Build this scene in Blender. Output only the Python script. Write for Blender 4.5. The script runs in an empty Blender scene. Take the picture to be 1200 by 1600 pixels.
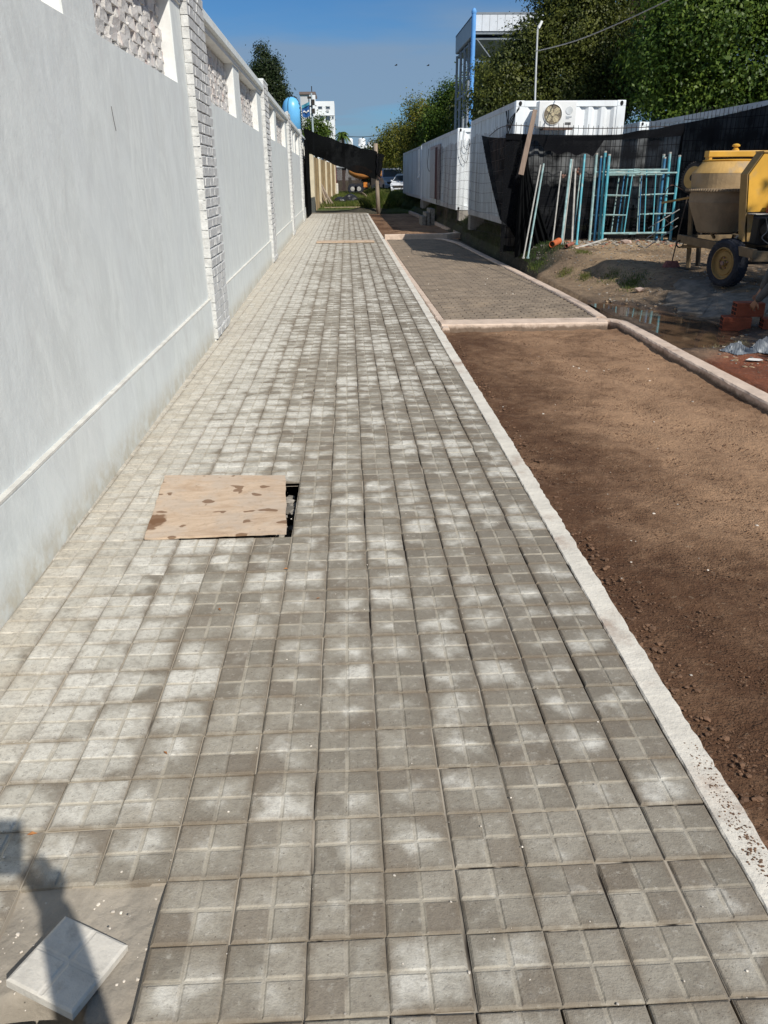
import bpy, bmesh, math, random
import numpy as np
from mathutils import Vector, Matrix

random.seed(7)
rng = np.random.default_rng(7)
scene = bpy.context.scene
col = scene.collection
R = math.radians

# ---------------------------------------------------------------- camera
CAM_H = 1.7731
cam_data = bpy.data.cameras.new("camera")
cam = bpy.data.objects.new("camera", cam_data)
col.objects.link(cam)
cam_data.sensor_fit = 'HORIZONTAL'
cam_data.sensor_width = 36.0
cam_data.lens = 36.0 * 1187.4 / 1200.0
cam_data.clip_start = 0.02
cam_data.clip_end = 3000
_p, _y, _r = R(23.76), R(2.373), R(-0.548)
fw = Vector((math.sin(_y) * math.cos(_p), math.cos(_y) * math.cos(_p), -math.sin(_p)))
rt0 = Vector((math.cos(_y), -math.sin(_y), 0))
up0 = rt0.cross(fw)
rt = rt0 * math.cos(_r) + up0 * math.sin(_r)
up = -rt0 * math.sin(_r) + up0 * math.cos(_r)
m = Matrix((rt, up, -fw)).transposed().to_4x4()
m.translation = Vector((0, 0, CAM_H))
cam.matrix_world = m
scene.camera = cam

# ---------------------------------------------------------------- light
SUN_EL, SUN_AZ = R(41), R(149)          # azimuth from +y, clockwise: behind the camera and to its right
sun_dir = Vector((math.sin(SUN_AZ) * math.cos(SUN_EL), math.cos(SUN_AZ) * math.cos(SUN_EL), math.sin(SUN_EL)))
sd = bpy.data.lights.new("sun", 'SUN')
sd.energy = 4.6
sd.angle = R(0.53)
sd.color = (1.0, 0.945, 0.86)
sun = bpy.data.objects.new("sun", sd)
col.objects.link(sun)
sun.rotation_euler = (-sun_dir).to_track_quat('-Z', 'Y').to_euler()
sun.location = (6, -8, 20)

world = bpy.data.worlds.new("World")
scene.world = world
world.use_nodes = True
wn, wl = world.node_tree.nodes, world.node_tree.links
wn.clear()
wo = wn.new('ShaderNodeOutputWorld')
bg = wn.new('ShaderNodeBackground')
bg.inputs['Strength'].default_value = 0.066
sky = wn.new('ShaderNodeTexSky')
sky.sky_type = 'NISHITA'
sky.sun_disc = False
sky.sun_elevation = SUN_EL
sky.sun_rotation = SUN_AZ
sky.air_density = 1.0
sky.dust_density = 0.35
sky.ozone_density = 2.5
# thin clouds: stretched noise on the direction vector, part of the sky itself
tc = wn.new('ShaderNodeTexCoord')
sep = wn.new('ShaderNodeSeparateXYZ')
wl.new(tc.outputs['Generated'], sep.inputs[0])
CLX, CLY = 5.0, 5.0
def wmath(op, a, b=None, c=None):
    n = wn.new('ShaderNodeMath'); n.operation = op
    for i, v in enumerate((a, b, c)):
        if v is None: continue
        if isinstance(v, (int, float)): n.inputs[i].default_value = v
        else: wl.new(v, n.inputs[i])
    return n.outputs[0]
# flat cloud layer: project the view direction on a high plane, streaks drawn out along the horizon
zc = wmath('ADD', wmath('MAXIMUM', sep.outputs['Z'], 0.0), 0.07)
cu = wmath('DIVIDE', sep.outputs['X'], zc)
cv = wmath('DIVIDE', sep.outputs['Y'], zc)
comb = wn.new('ShaderNodeCombineXYZ')
wl.new(wmath('ADD', wmath('MULTIPLY', cu, 0.45), CLX), comb.inputs[0])
wl.new(wmath('ADD', wmath('MULTIPLY', cv, 0.62), CLY), comb.inputs[1])
nz = wn.new('ShaderNodeTexNoise')
nz.inputs['Scale'].default_value = 0.55
nz.inputs['Detail'].default_value = 7
nz.inputs['Roughness'].default_value = 0.52
nz.inputs['Distortion'].default_value = 0.35
wl.new(comb.outputs[0], nz.inputs['Vector'])
ramp = wn.new('ShaderNodeMapRange')
ramp.interpolation_type = 'SMOOTHSTEP'
ramp.inputs['From Min'].default_value = 0.42
ramp.inputs['From Max'].default_value = 0.60
wl.new(nz.outputs['Fac'], ramp.inputs['Value'])
# more veil towards the horizon
hz = wn.new('ShaderNodeMapRange'); hz.interpolation_type = 'SMOOTHSTEP'
wl.new(sep.outputs['Z'], hz.inputs['Value'])
hz.inputs['From Min'].default_value = 0.0; hz.inputs['From Max'].default_value = 0.13
hz.inputs['To Min'].default_value = 0.72; hz.inputs['To Max'].default_value = 0.0
cf = wmath('MINIMUM', wmath('ADD', wmath('MULTIPLY', ramp.outputs[0], 0.85), hz.outputs[0]), 0.8)
mix = wn.new('ShaderNodeMix'); mix.data_type = 'RGBA'
wl.new(cf, mix.inputs['Factor'])
tint = wn.new('ShaderNodeMix'); tint.data_type = 'RGBA'; tint.blend_type = 'MULTIPLY'
tint.inputs['Factor'].default_value = 1.0
wl.new(sky.outputs[0], tint.inputs['A'])
tint.inputs['B'].default_value = (0.46, 0.84, 1.22, 1)
wl.new(tint.outputs['Result'], mix.inputs['A'])
mix.inputs['B'].default_value = (3.5, 4.95, 6.9, 1)
wl.new(mix.outputs['Result'], bg.inputs['Color'])
wl.new(bg.outputs[0], wo.inputs[0])

scene.view_settings.view_transform = 'Standard'
scene.view_settings.look = 'None'
scene.view_settings.exposure = 0.0
scene.view_settings.gamma = 1.0
scene.view_settings.use_curve_mapping = False
scene.render.engine = 'CYCLES'
scene.cycles.max_bounces = 6
scene.cycles.transparent_max_bounces = 12
scene.cycles.use_denoising = True

# ---------------------------------------------------------------- helpers
OFF = {}      # world offset of every object that can be a parent

def off(o):
    return OFF.get(o.name, Vector((0, 0, 0))) if o else Vector((0, 0, 0))

def tag(o, label=None, cat=None, group=None, kind=None):
    if label: o["label"] = label
    if cat: o["category"] = cat
    if group: o["group"] = group
    if kind: o["kind"] = kind
    return o

def empty(name, loc, label=None, cat=None, group=None, kind=None):
    o = bpy.data.objects.new(name, None)
    o.empty_display_size = 0.1
    col.objects.link(o)
    o.location = loc
    OFF[o.name] = Vector(loc)
    return tag(o, label, cat, group, kind)

def link_mesh(name, me, parent=None, loc=(0, 0, 0), rot=None):
    """link mesh data as an object whose origin sits at world position loc"""
    o = bpy.data.objects.new(name, me)
    col.objects.link(o)
    o.parent = parent
    o.location = Vector(loc) - off(parent)
    if rot: o.rotation_euler = rot
    OFF[o.name] = Vector(loc)
    return o

class MB:
    def __init__(s):
        s.v = []; s.f = []
    def add(s, vs, fs):
        b = len(s.v)
        s.v.extend([tuple(x) for x in vs])
        s.f.extend([tuple(b + i for i in f) for f in fs])
        return s
    def hexa(s, p):
        return s.add(p, [(0, 3, 2, 1), (4, 5, 6, 7), (0, 1, 5, 4), (1, 2, 6, 5), (2, 3, 7, 6), (3, 0, 4, 7)])
    def box(s, c, d, rot=None):
        x, y, z = d[0] / 2, d[1] / 2, d[2] / 2
        p = [Vector(q) for q in ((-x, -y, -z), (x, -y, -z), (x, y, -z), (-x, y, -z), (-x, -y, z), (x, -y, z), (x, y, z), (-x, y, z))]
        if rot is not None:
            if isinstance(rot, (int, float)): rot = Matrix.Rotation(rot, 3, 'Z')
            p = [rot @ q for q in p]
        c = Vector(c)
        return s.hexa([q + c for q in p])
    def bb(s, x0, x1, y0, y1, z0, z1):
        return s.box(((x0 + x1) / 2, (y0 + y1) / 2, (z0 + z1) / 2), (abs(x1 - x0), abs(y1 - y0), abs(z1 - z0)))
    def bevbox(s, c, d, b=0.01, rot=None, jit=0.0):
        """box with chamfered top edges"""
        x, y, z = d[0] / 2, d[1] / 2, d[2] / 2
        lo = [(-x, -y, -z), (x, -y, -z), (x, y, -z), (-x, y, -z)]
        mi = [(-x, -y, z - b), (x, -y, z - b), (x, y, z - b), (-x, y, z - b)]
        hi = [(-x + b, -y + b, z), (x - b, -y + b, z), (x - b, y - b, z), (-x + b, y - b, z)]
        p = [Vector(q) for q in lo + mi + hi]
        if jit: p = [q + Vector((random.uniform(-jit, jit), random.uniform(-jit, jit), random.uniform(-jit, jit))) for q in p]
        if rot is not None:
            if isinstance(rot, (int, float)): rot = Matrix.Rotation(rot, 3, 'Z')
            p = [rot @ q for q in p]
        c = Vector(c); p = [q + c for q in p]
        f = [(0, 3, 2, 1), (8, 9, 10, 11)]
        for i in range(4):
            j = (i + 1) % 4
            f += [(i, j, 4 + j, 4 + i), (4 + i, 4 + j, 8 + j, 8 + i)]
        return s.add(p, f)
    def tube(s, pts, r, n=8, caps=True, flat=1.0):
        pts = [Vector(p) for p in pts]
        rs = r if isinstance(r, (list, tuple)) else [r] * len(pts)
        vs = []; fs = []
        ref = None
        for i, p in enumerate(pts):
            if i == 0: d = pts[1] - p
            elif i == len(pts) - 1: d = p - pts[i - 1]
            else: d = pts[i + 1] - pts[i - 1]
            d.normalize()
            if ref is None:
                a = Vector((0, 0, 1)) if abs(d.z) < .9 else Vector((1, 0, 0))
                u = d.cross(a).normalized()
            else:
                u = (ref - d * ref.dot(d)).normalized()
            ref = u
            w = d.cross(u).normalized()
            for k in range(n):
                t = 2 * math.pi * (k + .5) / n
                vs.append(p + u * math.cos(t) * rs[i] + w * math.sin(t) * rs[i] * flat)
        for i in range(len(pts) - 1):
            for k in range(n):
                j = (k + 1) % n
                fs.append((i * n + k, i * n + j, (i + 1) * n + j, (i + 1) * n + k))
        if caps:
            fs.append(tuple(range(n - 1, -1, -1)))
            fs.append(tuple((len(pts) - 1) * n + k for k in range(n)))
        return s.add(vs, fs)
    def lathe(s, prof, n, M=None, caps=True):
        """prof: list of (r, z); M maps local to world"""
        M = M or Matrix.Identity(4)
        vs = []; fs = []
        for r, z in prof:
            for k in range(n):
                t = 2 * math.pi * k / n
                vs.append(M @ Vector((r * math.cos(t), r * math.sin(t), z)))
        for i in range(len(prof) - 1):
            for k in range(n):
                j = (k + 1) % n
                fs.append((i * n + k, i * n + j, (i + 1) * n + j, (i + 1) * n + k))
        if caps:
            fs.append(tuple(range(n - 1, -1, -1)))
            fs.append(tuple((len(prof) - 1) * n + k for k in range(n)))
        return s.add(vs, fs)
    def prism(s, poly, z0, z1, M=None):
        M = M or Matrix.Identity(4)
        n = len(poly)
        vs = [M @ Vector((x, y, z0)) for x, y in poly] + [M @ Vector((x, y, z1)) for x, y in poly]
        fs = [tuple(range(n - 1, -1, -1)), tuple(range(n, 2 * n))]
        for i in range(n):
            j = (i + 1) % n
            fs.append((i, j, n + j, n + i))
        return s.add(vs, fs)
    def grid(s, fn, nu, nv):
        vs = [fn(i / nu, j / nv) for j in range(nv + 1) for i in range(nu + 1)]
        fs = [(j * (nu + 1) + i, j * (nu + 1) + i + 1, (j + 1) * (nu + 1) + i + 1, (j + 1) * (nu + 1) + i) for j in range(nv) for i in range(nu)]
        return s.add(vs, fs)
    def mesh(s, name, mat, o=Vector((0, 0, 0)), smooth=False):
        me = bpy.data.meshes.new(name)
        me.from_pydata([(x - o.x, y - o.y, z - o.z) for x, y, z in s.v], [], s.f)
        if mat: me.materials.append(mat)
        if smooth: me.polygons.foreach_set('use_smooth', [True] * len(me.polygons))
        me.update()
        return me
    def build(s, name, mat, parent=None, smooth=False, origin=None, bevel=0.0, fix=True):
        o = Vector(origin) if origin is not None else (off(parent) if parent else Vector((0, 0, 0)))
        me = s.mesh(name, mat, o, smooth)
        if fix:
            bm = bmesh.new(); bm.from_mesh(me)
            bmesh.ops.recalc_face_normals(bm, faces=bm.faces)
            bm.to_mesh(me); bm.free()
        ob = link_mesh(name, me, parent, o)
        if bevel:
            b = ob.modifiers.new("bevel", 'BEVEL'); b.width = bevel; b.segments = 2; b.limit_method = 'ANGLE'
        return ob

def Mx(loc, xdir=None, zdir=(0, 0, 1)):
    z = Vector(zdir).normalized()
    x = Vector(xdir) if xdir is not None else (Vector((1, 0, 0)) if abs(z.x) < .9 else Vector((0, 1, 0)))
    x = (x - z * x.dot(z)).normalized()
    y = z.cross(x)
    M = Matrix((x, y, z)).transposed().to_4x4()
    M.translation = Vector(loc)
    return M

# ---------------------------------------------------------------- materials
class NT:
    def __init__(s, name):
        s.m = bpy.data.materials.new(name); s.m.use_nodes = True
        s.n = s.m.node_tree.nodes; s.l = s.m.node_tree.links
        s.b = s.n['Principled BSDF']; s.o = s.n['Material Output']
    def put(s, v, sock):
        if isinstance(v, (int, float)): sock.default_value = v
        elif isinstance(v, tuple): sock.default_value = v if len(v) == 4 or sock.type == 'VECTOR' else (*v, 1)
        else: s.l.new(v, sock)
    def math(s, op, a, b=None, c=None, clamp=False):
        n = s.n.new('ShaderNodeMath'); n.operation = op; n.use_clamp = clamp
        for i, v in enumerate((a, b, c)):
            if v is not None: s.put(v, n.inputs[i])
        return n.outputs[0]
    def vmath(s, op, a, b=None):
        n = s.n.new('ShaderNodeVectorMath'); n.operation = op
        s.put(a, n.inputs[0])
        if b is not None: s.put(b, n.inputs[1])
        return n.outputs[0]
    def pos(s):
        return s.n.new('ShaderNodeNewGeometry').outputs['Position']
    def sep(s, v):
        n = s.n.new('ShaderNodeSeparateXYZ'); s.l.new(v, n.inputs[0]); return n.outputs
    def comb(s, x, y, z):
        n = s.n.new('ShaderNodeCombineXYZ')
        for i, v in enumerate((x, y, z)): s.put(v, n.inputs[i])
        return n.outputs[0]
    def noise(s, vec, scale, detail=4, rough=.55, dist=0.0, out='Fac'):
        n = s.n.new('ShaderNodeTexNoise')
        n.inputs['Scale'].default_value = scale; n.inputs['Detail'].default_value = detail
        n.inputs['Roughness'].default_value = rough; n.inputs['Distortion'].default_value = dist
        if vec is not None: s.l.new(vec, n.inputs['Vector'])
        return n.outputs[out]
    def vor(s, vec, scale, feature='F1', out='Distance'):
        n = s.n.new('ShaderNodeTexVoronoi'); n.feature = feature
        n.inputs['Scale'].default_value = scale
        s.l.new(vec, n.inputs['Vector'])
        return n.outputs[out]
    def white(s, vec):
        n = s.n.new('ShaderNodeTexWhiteNoise'); s.l.new(vec, n.inputs['Vector']); return n.outputs['Value']
    def smooth(s, v, a, b, lo=0.0, hi=1.0):
        n = s.n.new('ShaderNodeMapRange'); n.interpolation_type = 'SMOOTHSTEP'
        s.put(v, n.inputs['Value']); n.inputs['From Min'].default_value = a; n.inputs['From Max'].default_value = b
        n.inputs['To Min'].default_value = lo; n.inputs['To Max'].default_value = hi
        return n.outputs[0]
    def mix(s, f, a, b, mode='MIX'):
        n = s.n.new('ShaderNodeMix'); n.data_type = 'RGBA'; n.blend_type = mode
        s.put(f, n.inputs['Factor']); s.put(a, n.inputs['A']); s.put(b, n.inputs['B'])
        return n.outputs['Result']
    def scalec(s, c, v):
        n = s.n.new('ShaderNodeVectorMath'); n.operation = 'SCALE'
        s.put(c, n.inputs[0]) if not isinstance(c, tuple) else setattr(n.inputs[0], 'default_value', c[:3])
        s.put(v, n.inputs['Scale'])
        return n.outputs[0]
    def bump(s, h, strength=.3, dist=.01):
        n = s.n.new('ShaderNodeBump'); n.inputs['Strength'].default_value = strength; n.inputs['Distance'].default_value = dist
        s.l.new(h, n.inputs['Height']); s.l.new(n.outputs[0], s.b.inputs['Normal'])
    def rnd(s):
        return s.n.new('ShaderNodeObjectInfo').outputs['Random']
    def done(s, c=None, rough=.8, metal=0.0, spec=.4):
        if c is not None: s.put(c, s.b.inputs['Base Color'])
        s.put(rough, s.b.inputs['Roughness']); s.b.inputs['Metallic'].default_value = metal
        s.b.inputs['Specular IOR Level'].default_value = spec
        return s.m

def simple(name, c, rough=.8, var=.18, scale=6, bump=0.0, bscale=60, metal=0.0, dirt=None, dirt_amt=.5, dscale=3, stretch=None, spec=.4, objvar=0.0, island=0.0, mud=None):
    t = NT(name)
    p = t.pos()
    pv = p
    if stretch: pv = t.vmath('MULTIPLY', p, stretch)
    n = t.noise(pv, scale, 5, .6)
    v = t.smooth(n, .25, .75, 1 - var, 1 + var)
    if objvar: v = t.math('MULTIPLY', v, t.math('MULTIPLY_ADD', t.rnd(), 2 * objvar, 1 - objvar))
    if island:
        g = t.n.new('ShaderNodeNewGeometry')
        v = t.math('MULTIPLY', v, t.math('MULTIPLY_ADD', g.outputs['Random Per Island'], 2 * island, 1 - island))
    cc = t.scalec(c, v)
    if dirt:
        dn = t.smooth(t.noise(pv, dscale, 6, .65), .5, .72)
        cc = t.mix(t.math('MULTIPLY', dn, dirt_amt), cc, (*dirt, 1))
    if mud:      # earth tone up to a given height; also paints shade on the side face
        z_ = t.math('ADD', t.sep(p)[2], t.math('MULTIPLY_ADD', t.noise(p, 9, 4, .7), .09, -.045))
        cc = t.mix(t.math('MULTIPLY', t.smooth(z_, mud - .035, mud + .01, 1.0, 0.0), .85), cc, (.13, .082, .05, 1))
    if bump: t.bump(t.noise(p, bscale, 4, .6), bump, .01)
    return t.done(cc, rough, metal, spec)

# paving tile: grey concrete with pale grout bloom
def mat_tile():
    t = NT("grey paving tile")
    p = t.pos(); x, y, z = t.sep(p)
    u = t.math('DIVIDE', t.math('ADD', x, .1477), .2)
    v = t.math('DIVIDE', t.math('SUBTRACT', y, 1.5386), .2)
    ci = t.comb(t.math('FLOOR', u), t.math('FLOOR', v), 0.0)
    w1 = t.white(ci)
    pi_ = t.comb(t.math('FLOOR', t.math('MULTIPLY', u, 2.0)), t.math('FLOOR', t.math('MULTIPLY', v, 2.0)), 7.0)
    w2 = t.white(pi_)
    # distance from the tile centre
    du = t.math('SUBTRACT', t.math('FRACT', u), .5); dv = t.math('SUBTRACT', t.math('FRACT', v), .5)
    wv = t.sep(t.noise(p, 6.5, 3, .6, 0, 'Color'))
    du2 = t.math('ADD', du, t.math('MULTIPLY_ADD', wv[0], 1.3, -.65)); dv2 = t.math('ADD', dv, t.math('MULTIPLY_ADD', wv[1], 1.3, -.65))
    dc = t.math('SQRT', t.math('ADD', t.math('MULTIPLY', du2, du2), t.math('MULTIPLY', dv2, dv2)))
    big = t.noise(p, 1.1, 2, .5)
    mid = t.noise(p, 7.0, 4, .6, .3)
    # tile centres wander, so the bloom is never a perfect lattice
    bloom = t.math('ADD', t.math('MULTIPLY', mid, .95), t.math('MULTIPLY', big, .70))
    bloom = t.math('ADD', bloom, t.math('MULTIPLY_ADD', w1, .42, -.21))
    bloom = t.math('ADD', bloom, t.math('MULTIPLY_ADD', w2, .12, -.06))
    bloom = t.math('SUBTRACT', bloom, t.math('MULTIPLY', t.math('SUBTRACT', dc, .32), .85))
    wall = t.smooth(x, -1.35, -.35, .62, 0.0)          # grout wash left along the wall
    far = t.smooth(y, 2.0, 8.0, 0.0, .15)
    bloom = t.math('ADD', bloom, t.math('ADD', wall, far))
    fine = t.noise(p, 45, 5, .7)
    f = t.smooth(t.math('ADD', bloom, t.math('MULTIPLY_ADD', fine, .26, -.13)), .78, 1.24)
    f = t.math('MULTIPLY', f, .95)
    fine = t.noise(p, 45, 5, .7)
    dark = t.mix(w2, (.215, .190, .150, 1), (.40, .365, .30, 1))
    dark = t.mix(t.math('MULTIPLY', t.smooth(mid, .35, .65), .5), dark, (.36, .332, .275, 1))
    damp = t.math('MULTIPLY', t.smooth(t.math('ADD', x, t.math('MULTIPLY', t.math('SUBTRACT', big, .5), 1.6)), -.5, .8), t.smooth(y, 1.5, 2.3))
    pad = t.white(t.comb(t.math('FLOOR', t.math('MULTIPLY', u, 2.0)), t.math('FLOOR', t.math('MULTIPLY', v, 2.0)), 31.0))
    dark = t.mix(t.math('MULTIPLY', t.smooth(pad, .70, .95), .55), dark, (.165, .130, .095, 1))
    dark = t.mix(t.math('MULTIPLY', t.smooth(w1, .72, .98), .4), dark, (.37, .34, .28, 1))
    dark = t.mix(t.math('MULTIPLY', damp, .5), dark, (.165, .142, .110, 1))
    light = t.mix(w2, (.50, .475, .41, 1), (.68, .655, .585, 1))
    c = t.mix(f, dark, light)
    beige = t.smooth(x, -1.45, -1.0, .55, 0.0)
    c = t.mix(t.math('MULTIPLY', beige, t.smooth(mid, .3, .6)), c, (.56, .50, .40, 1))
    c = t.mix(t.math('MULTIPLY', t.smooth(fine, .45, .72), .42), c, (.15, .13, .11, 1))
    c = t.mix(t.math('MULTIPLY', t.smooth(t.noise(p, 15, 7, .78), .46, .68), .5), c, (.215, .185, .145, 1))
    c = t.mix(t.math('MULTIPLY', t.smooth(t.noise(p, 31, 5, .75), .54, .7), .35), c, (.60, .57, .50, 1))
    c = t.mix(t.math('MULTIPLY', t.smooth(t.noise(p, 110, 2, .5), .66, .72), .6), c, (.10, .08, .06, 1))
    # grout caught in the grooves
    gu = t.math('ABSOLUTE', du); gv = t.math('ABSOLUTE', dv)
    gm = t.math('MINIMUM', gu, gv)
    g = t.smooth(gm, .020, .046, 1.0, 0.0)
    gn = t.smooth(t.noise(p, 8, 3), .35, .6)
    c = t.mix(t.math('MULTIPLY', g, t.math('MULTIPLY', gn, .75)), c, (.42, .38, .305, 1))
    ge = t.smooth(t.math('MINIMUM', t.math('SUBTRACT', .5, gu), t.math('SUBTRACT', .5, gv)), .010, .030, 1.0, 0.0)
    c = t.mix(t.math('MULTIPLY', t.math('MULTIPLY', ge, t.smooth(y, 1.6, 2.6, 1.0, .0)), t.math('MULTIPLY', t.smooth(t.noise(p, 6, 3), .35, .6), .6)), c, (.38, .34, .27, 1))
    # brown grime collects along the tile edges
    ed = t.smooth(t.math('MINIMUM', t.math('SUBTRACT', .5, gu), t.math('SUBTRACT', .5, gv)), .0, .17, 1.0, 0.0)
    gr = t.math('MULTIPLY', t.math('MULTIPLY', ed, t.smooth(t.noise(p, 5, 5, .65), .34, .62)), t.smooth(x, -1.5, -.9, .3, .72))
    c = t.mix(gr, c, (.175, .138, .098, 1))
    rust = t.smooth(t.noise(p, 2.3, 3, .5), .70, .78)
    c = t.mix(t.math('MULTIPLY', rust, .35), c, (.30, .16, .09, 1))
    # a dry brown veil of dust towards the kerb
    t.bump(t.math('ADD', t.math('MULTIPLY', fine, .6), t.math('MULTIPLY', t.noise(p, 160, 3, .7), .4)), .7, .008)
    return t.done(c, .88, 0, .3)

def mat_plaster():
    t = NT("pale painted plaster")
    p = t.pos()
    st = t.vmath('MULTIPLY', p, (1.0, 1.8, .9))
    a = t.noise(st, 1.7, 7, .68, 1.2)
    b = t.noise(t.vmath('MULTIPLY', p, (1, 3.6, 1.4)), 2.2, 6, .7, 1.8)
    c = t.mix(t.smooth(a, .35, .68), (.66, .69, .672, 1), (.765, .80, .775, 1))
    c = t.mix(t.math('MULTIPLY', t.smooth(b, .46, .74), .5), c, (.84, .865, .84, 1))
    c = t.mix(t.math('MULTIPLY', t.smooth(t.noise(st, 2.7, 4, .6), .52, .75), .5), c, (.615, .625, .61, 1))
    z = t.sep(p)[2]
    pt = t.vor(t.vmath('ADD', st, t.vmath('MULTIPLY', t.noise(p, 3, 3, .6, 0, 'Color'), (.5, .5, .5))), 1.3, 'SMOOTH_F1')
    c = t.mix(t.math('MULTIPLY', t.smooth(pt, .25, .6), .30), c, (.70, .735, .735, 1))
    sc = t.noise(t.vmath('MULTIPLY', p, (1, 2.5, 9)), 6.0, 5, .75)
    c = t.mix(t.math('MULTIPLY', t.smooth(sc, .60, .70), .35), c, (.88, .89, .87, 1))
    c = t.mix(t.math('MULTIPLY', t.smooth(t.noise(t.vmath('MULTIPLY', p, (1, 12, 1.2)), 1.3, 4, .7, .6), .64, .74), .35), c, (.56, .57, .55, 1))
    foot = t.math('MULTIPLY', t.smooth(z, .0, .26, 1.0, 0.0), t.smooth(t.noise(p, 9, 5, .7), .3, .7, .25, 1.0))
    c = t.mix(t.math('MULTIPLY', foot, .85), c, (.50, .45, .34, 1))
    t.bump(t.math('ADD', t.noise(p, 26, 6, .7), t.math('MULTIPLY', b, .6)), .35, .008)
    return t.done(c, .72, 0, .3)

def mat_soil():
    t = NT("dark garden soil")
    p = t.pos()
    a = t.noise(p, .55, 5, .6, .6)
    b = t.noise(p, 3.2, 6, .68, .4)
    cr = t.noise(p, 60, 5, .75)
    x, y, z = t.sep(p)
    dry = t.math('ADD', t.math('MULTIPLY', a, .9), t.math('MULTIPLY', b, .5))
    # trodden, drier middle of the bed
    mid = t.math('MULTIPLY', t.smooth(x, 1.1, 2.6), t.smooth(y, 1.6, 4.6, 0, .26))
    dry = t.math('ADD', dry, mid)
    c = t.mix(t.smooth(t.math('ADD', dry, t.math('MULTIPLY_ADD', t.noise(p, 7.5, 6, .75), .5, -.25)), .56, 1.16), (.110, .057, .032, 1), (.44, .275, .165, 1))
    c = t.mix(t.math('MULTIPLY', t.smooth(cr, .5, .72), .55), c, (.055, .030, .018, 1))
    c = t.mix(t.math('MULTIPLY', t.smooth(t.noise(p, 24, 3, .6), .62, .72), .35), c, (.42, .32, .22, 1))
    gr = t.math('MULTIPLY', t.vor(t.vmath('ADD', p, t.vmath('MULTIPLY', t.noise(p, 30, 3, .6, 0, 'Color'), (.03, .03, .03))), 80, 'F1'), t.smooth(t.noise(p, 2.2, 4, .6), .35, .65, .35, 1.1))
    c = t.mix(t.smooth(gr, .5, .85, 0.0, .28), c, (.045, .024, .014, 1))
    t.bump(t.math('ADD', t.math('MULTIPLY_ADD', gr, -.40, 1.0), t.math('ADD', t.math('MULTIPLY', cr, .6), t.math('ADD', t.noise(p, 22, 4, .7), t.math('MULTIPLY', b, .9)))), 1.0, .02)
    return t.done(c, .95, 0, .15)

def mat_ground():
    t = NT("earth ground")
    p = t.pos()
    at = t.n.new('ShaderNodeAttribute'); at.attribute_name = 'zone'
    a = t.noise(p, 1.6, 6, .65, .5); b = t.noise(p, 9, 6, .7); fine = t.noise(p, 50, 4, .7)
    v = t.math('MULTIPLY', t.smooth(a, .3, .7, .72, 1.32), t.smooth(b, .3, .7, .8, 1.2))
    c = t.scalec(at.outputs['Color'], v)
    c = t.mix(t.math('MULTIPLY', t.smooth(fine, .52, .7), .35), c, (.06, .045, .032, 1))
    c = t.mix(t.math('MULTIPLY', t.smooth(t.noise(p, 26, 3, .6), .6, .7), .4), c, (.45, .36, .26, 1))
    t.bump(t.math('ADD', b, t.math('MULTIPLY', fine, .6)), 1.0, .06)
    wet = t.n.new('ShaderNodeAttribute'); wet.attribute_name = 'wet'
    r = t.math('MULTIPLY_ADD', wet.outputs['Fac'], -.55, .95)
    return t.done(c, r, 0, .4)

def mat_leaf(name, c1, c2, c3):
    t = NT(name)
    g = t.n.new('ShaderNodeNewGeometry')
    r = g.outputs['Random Per Island']
    n = t.noise(g.outputs['Position'], .9, 3, .6)
    c = t.mix(r, (*c1, 1), (*c2, 1))
    c = t.mix(t.smooth(t.math('ADD', n, t.math('MULTIPLY', r, .2)), .5, .78), c, (*c3, 1))
    d = t.n.new('ShaderNodeBsdfTranslucent'); t.l.new(c, d.inputs['Color'])
    t.done(c, .5, 0, .3)
    m = t.n.new('ShaderNodeMixShader'); m.inputs[0].default_value = .36
    t.l.new(t.b.outputs[0], m.inputs[1]); t.l.new(d.outputs[0], m.inputs[2]); t.l.new(m.outputs[0], t.o.inputs[0])
    return t.m

def mat_net(name, op=.86, c=(.012, .013, .015)):
    t = NT(name)
    p = t.pos()
    t.b.inputs['Base Color'].default_value = (*c, 1)
    t.b.inputs['Roughness'].default_value = .95; t.b.inputs['Specular IOR Level'].default_value = .05
    tr = t.n.new('ShaderNodeBsdfTransparent')
    m = t.n.new('ShaderNodeMixShader')
    w_ = .07 if op < .9 else (1 - op) * .8
    f = t.smooth(t.noise(p, 3.0, 3, .5), .3, .7, op - w_, min(1, op + w_))
    t.l.new(f, m.inputs[0]); t.l.new(tr.outputs[0], m.inputs[1]); t.l.new(t.b.outputs[0], m.inputs[2])
    t.l.new(m.outputs[0], t.o.inputs[0])
    return t.m

def mat_water():
    t = NT("muddy puddle water")
    p = t.pos()
    t.bump(t.noise(p, 3.0, 2, .5), .02, .01)
    return t.done((.14, .085, .05, 1), .05, 0, .7)

M_TILE = mat_tile(); M_PLASTER = mat_plaster(); M_SOIL = mat_soil(); M_GROUND = mat_ground(); M_WATER = mat_water()
M_KERB = simple("rough pale kerb concrete", (.66, .62, .54), .9, .13, 7, .5, 55, dirt=(.30, .19, .13), dirt_amt=.7, dscale=2.6)
M_KERBP = simple("pinkish kerb concrete", (.62, .49, .39), .9, .14, 5, .6, 40, dirt=(.33, .22, .15), dirt_amt=.6, dscale=3, mud=-.03)  # low earth band also darkens the shaded kerb face in colour
M_PAVER = simple("brown-grey paver", (.235, .185, .135), .9, .25, 3, .4, 60, dirt=(.33, .25, .17), dirt_amt=.5, dscale=1.2, objvar=.12)
M_JOINT = simple("joint sand", (.12, .095, .07), .95, .3, 12, .4, 60)
M_MORTAR = simple("bare mortar bed", (.32, .285, .235), .92, .22, 6, .7, 30, dirt=(.20, .165, .13), dirt_amt=.5, dscale=3)
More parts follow.
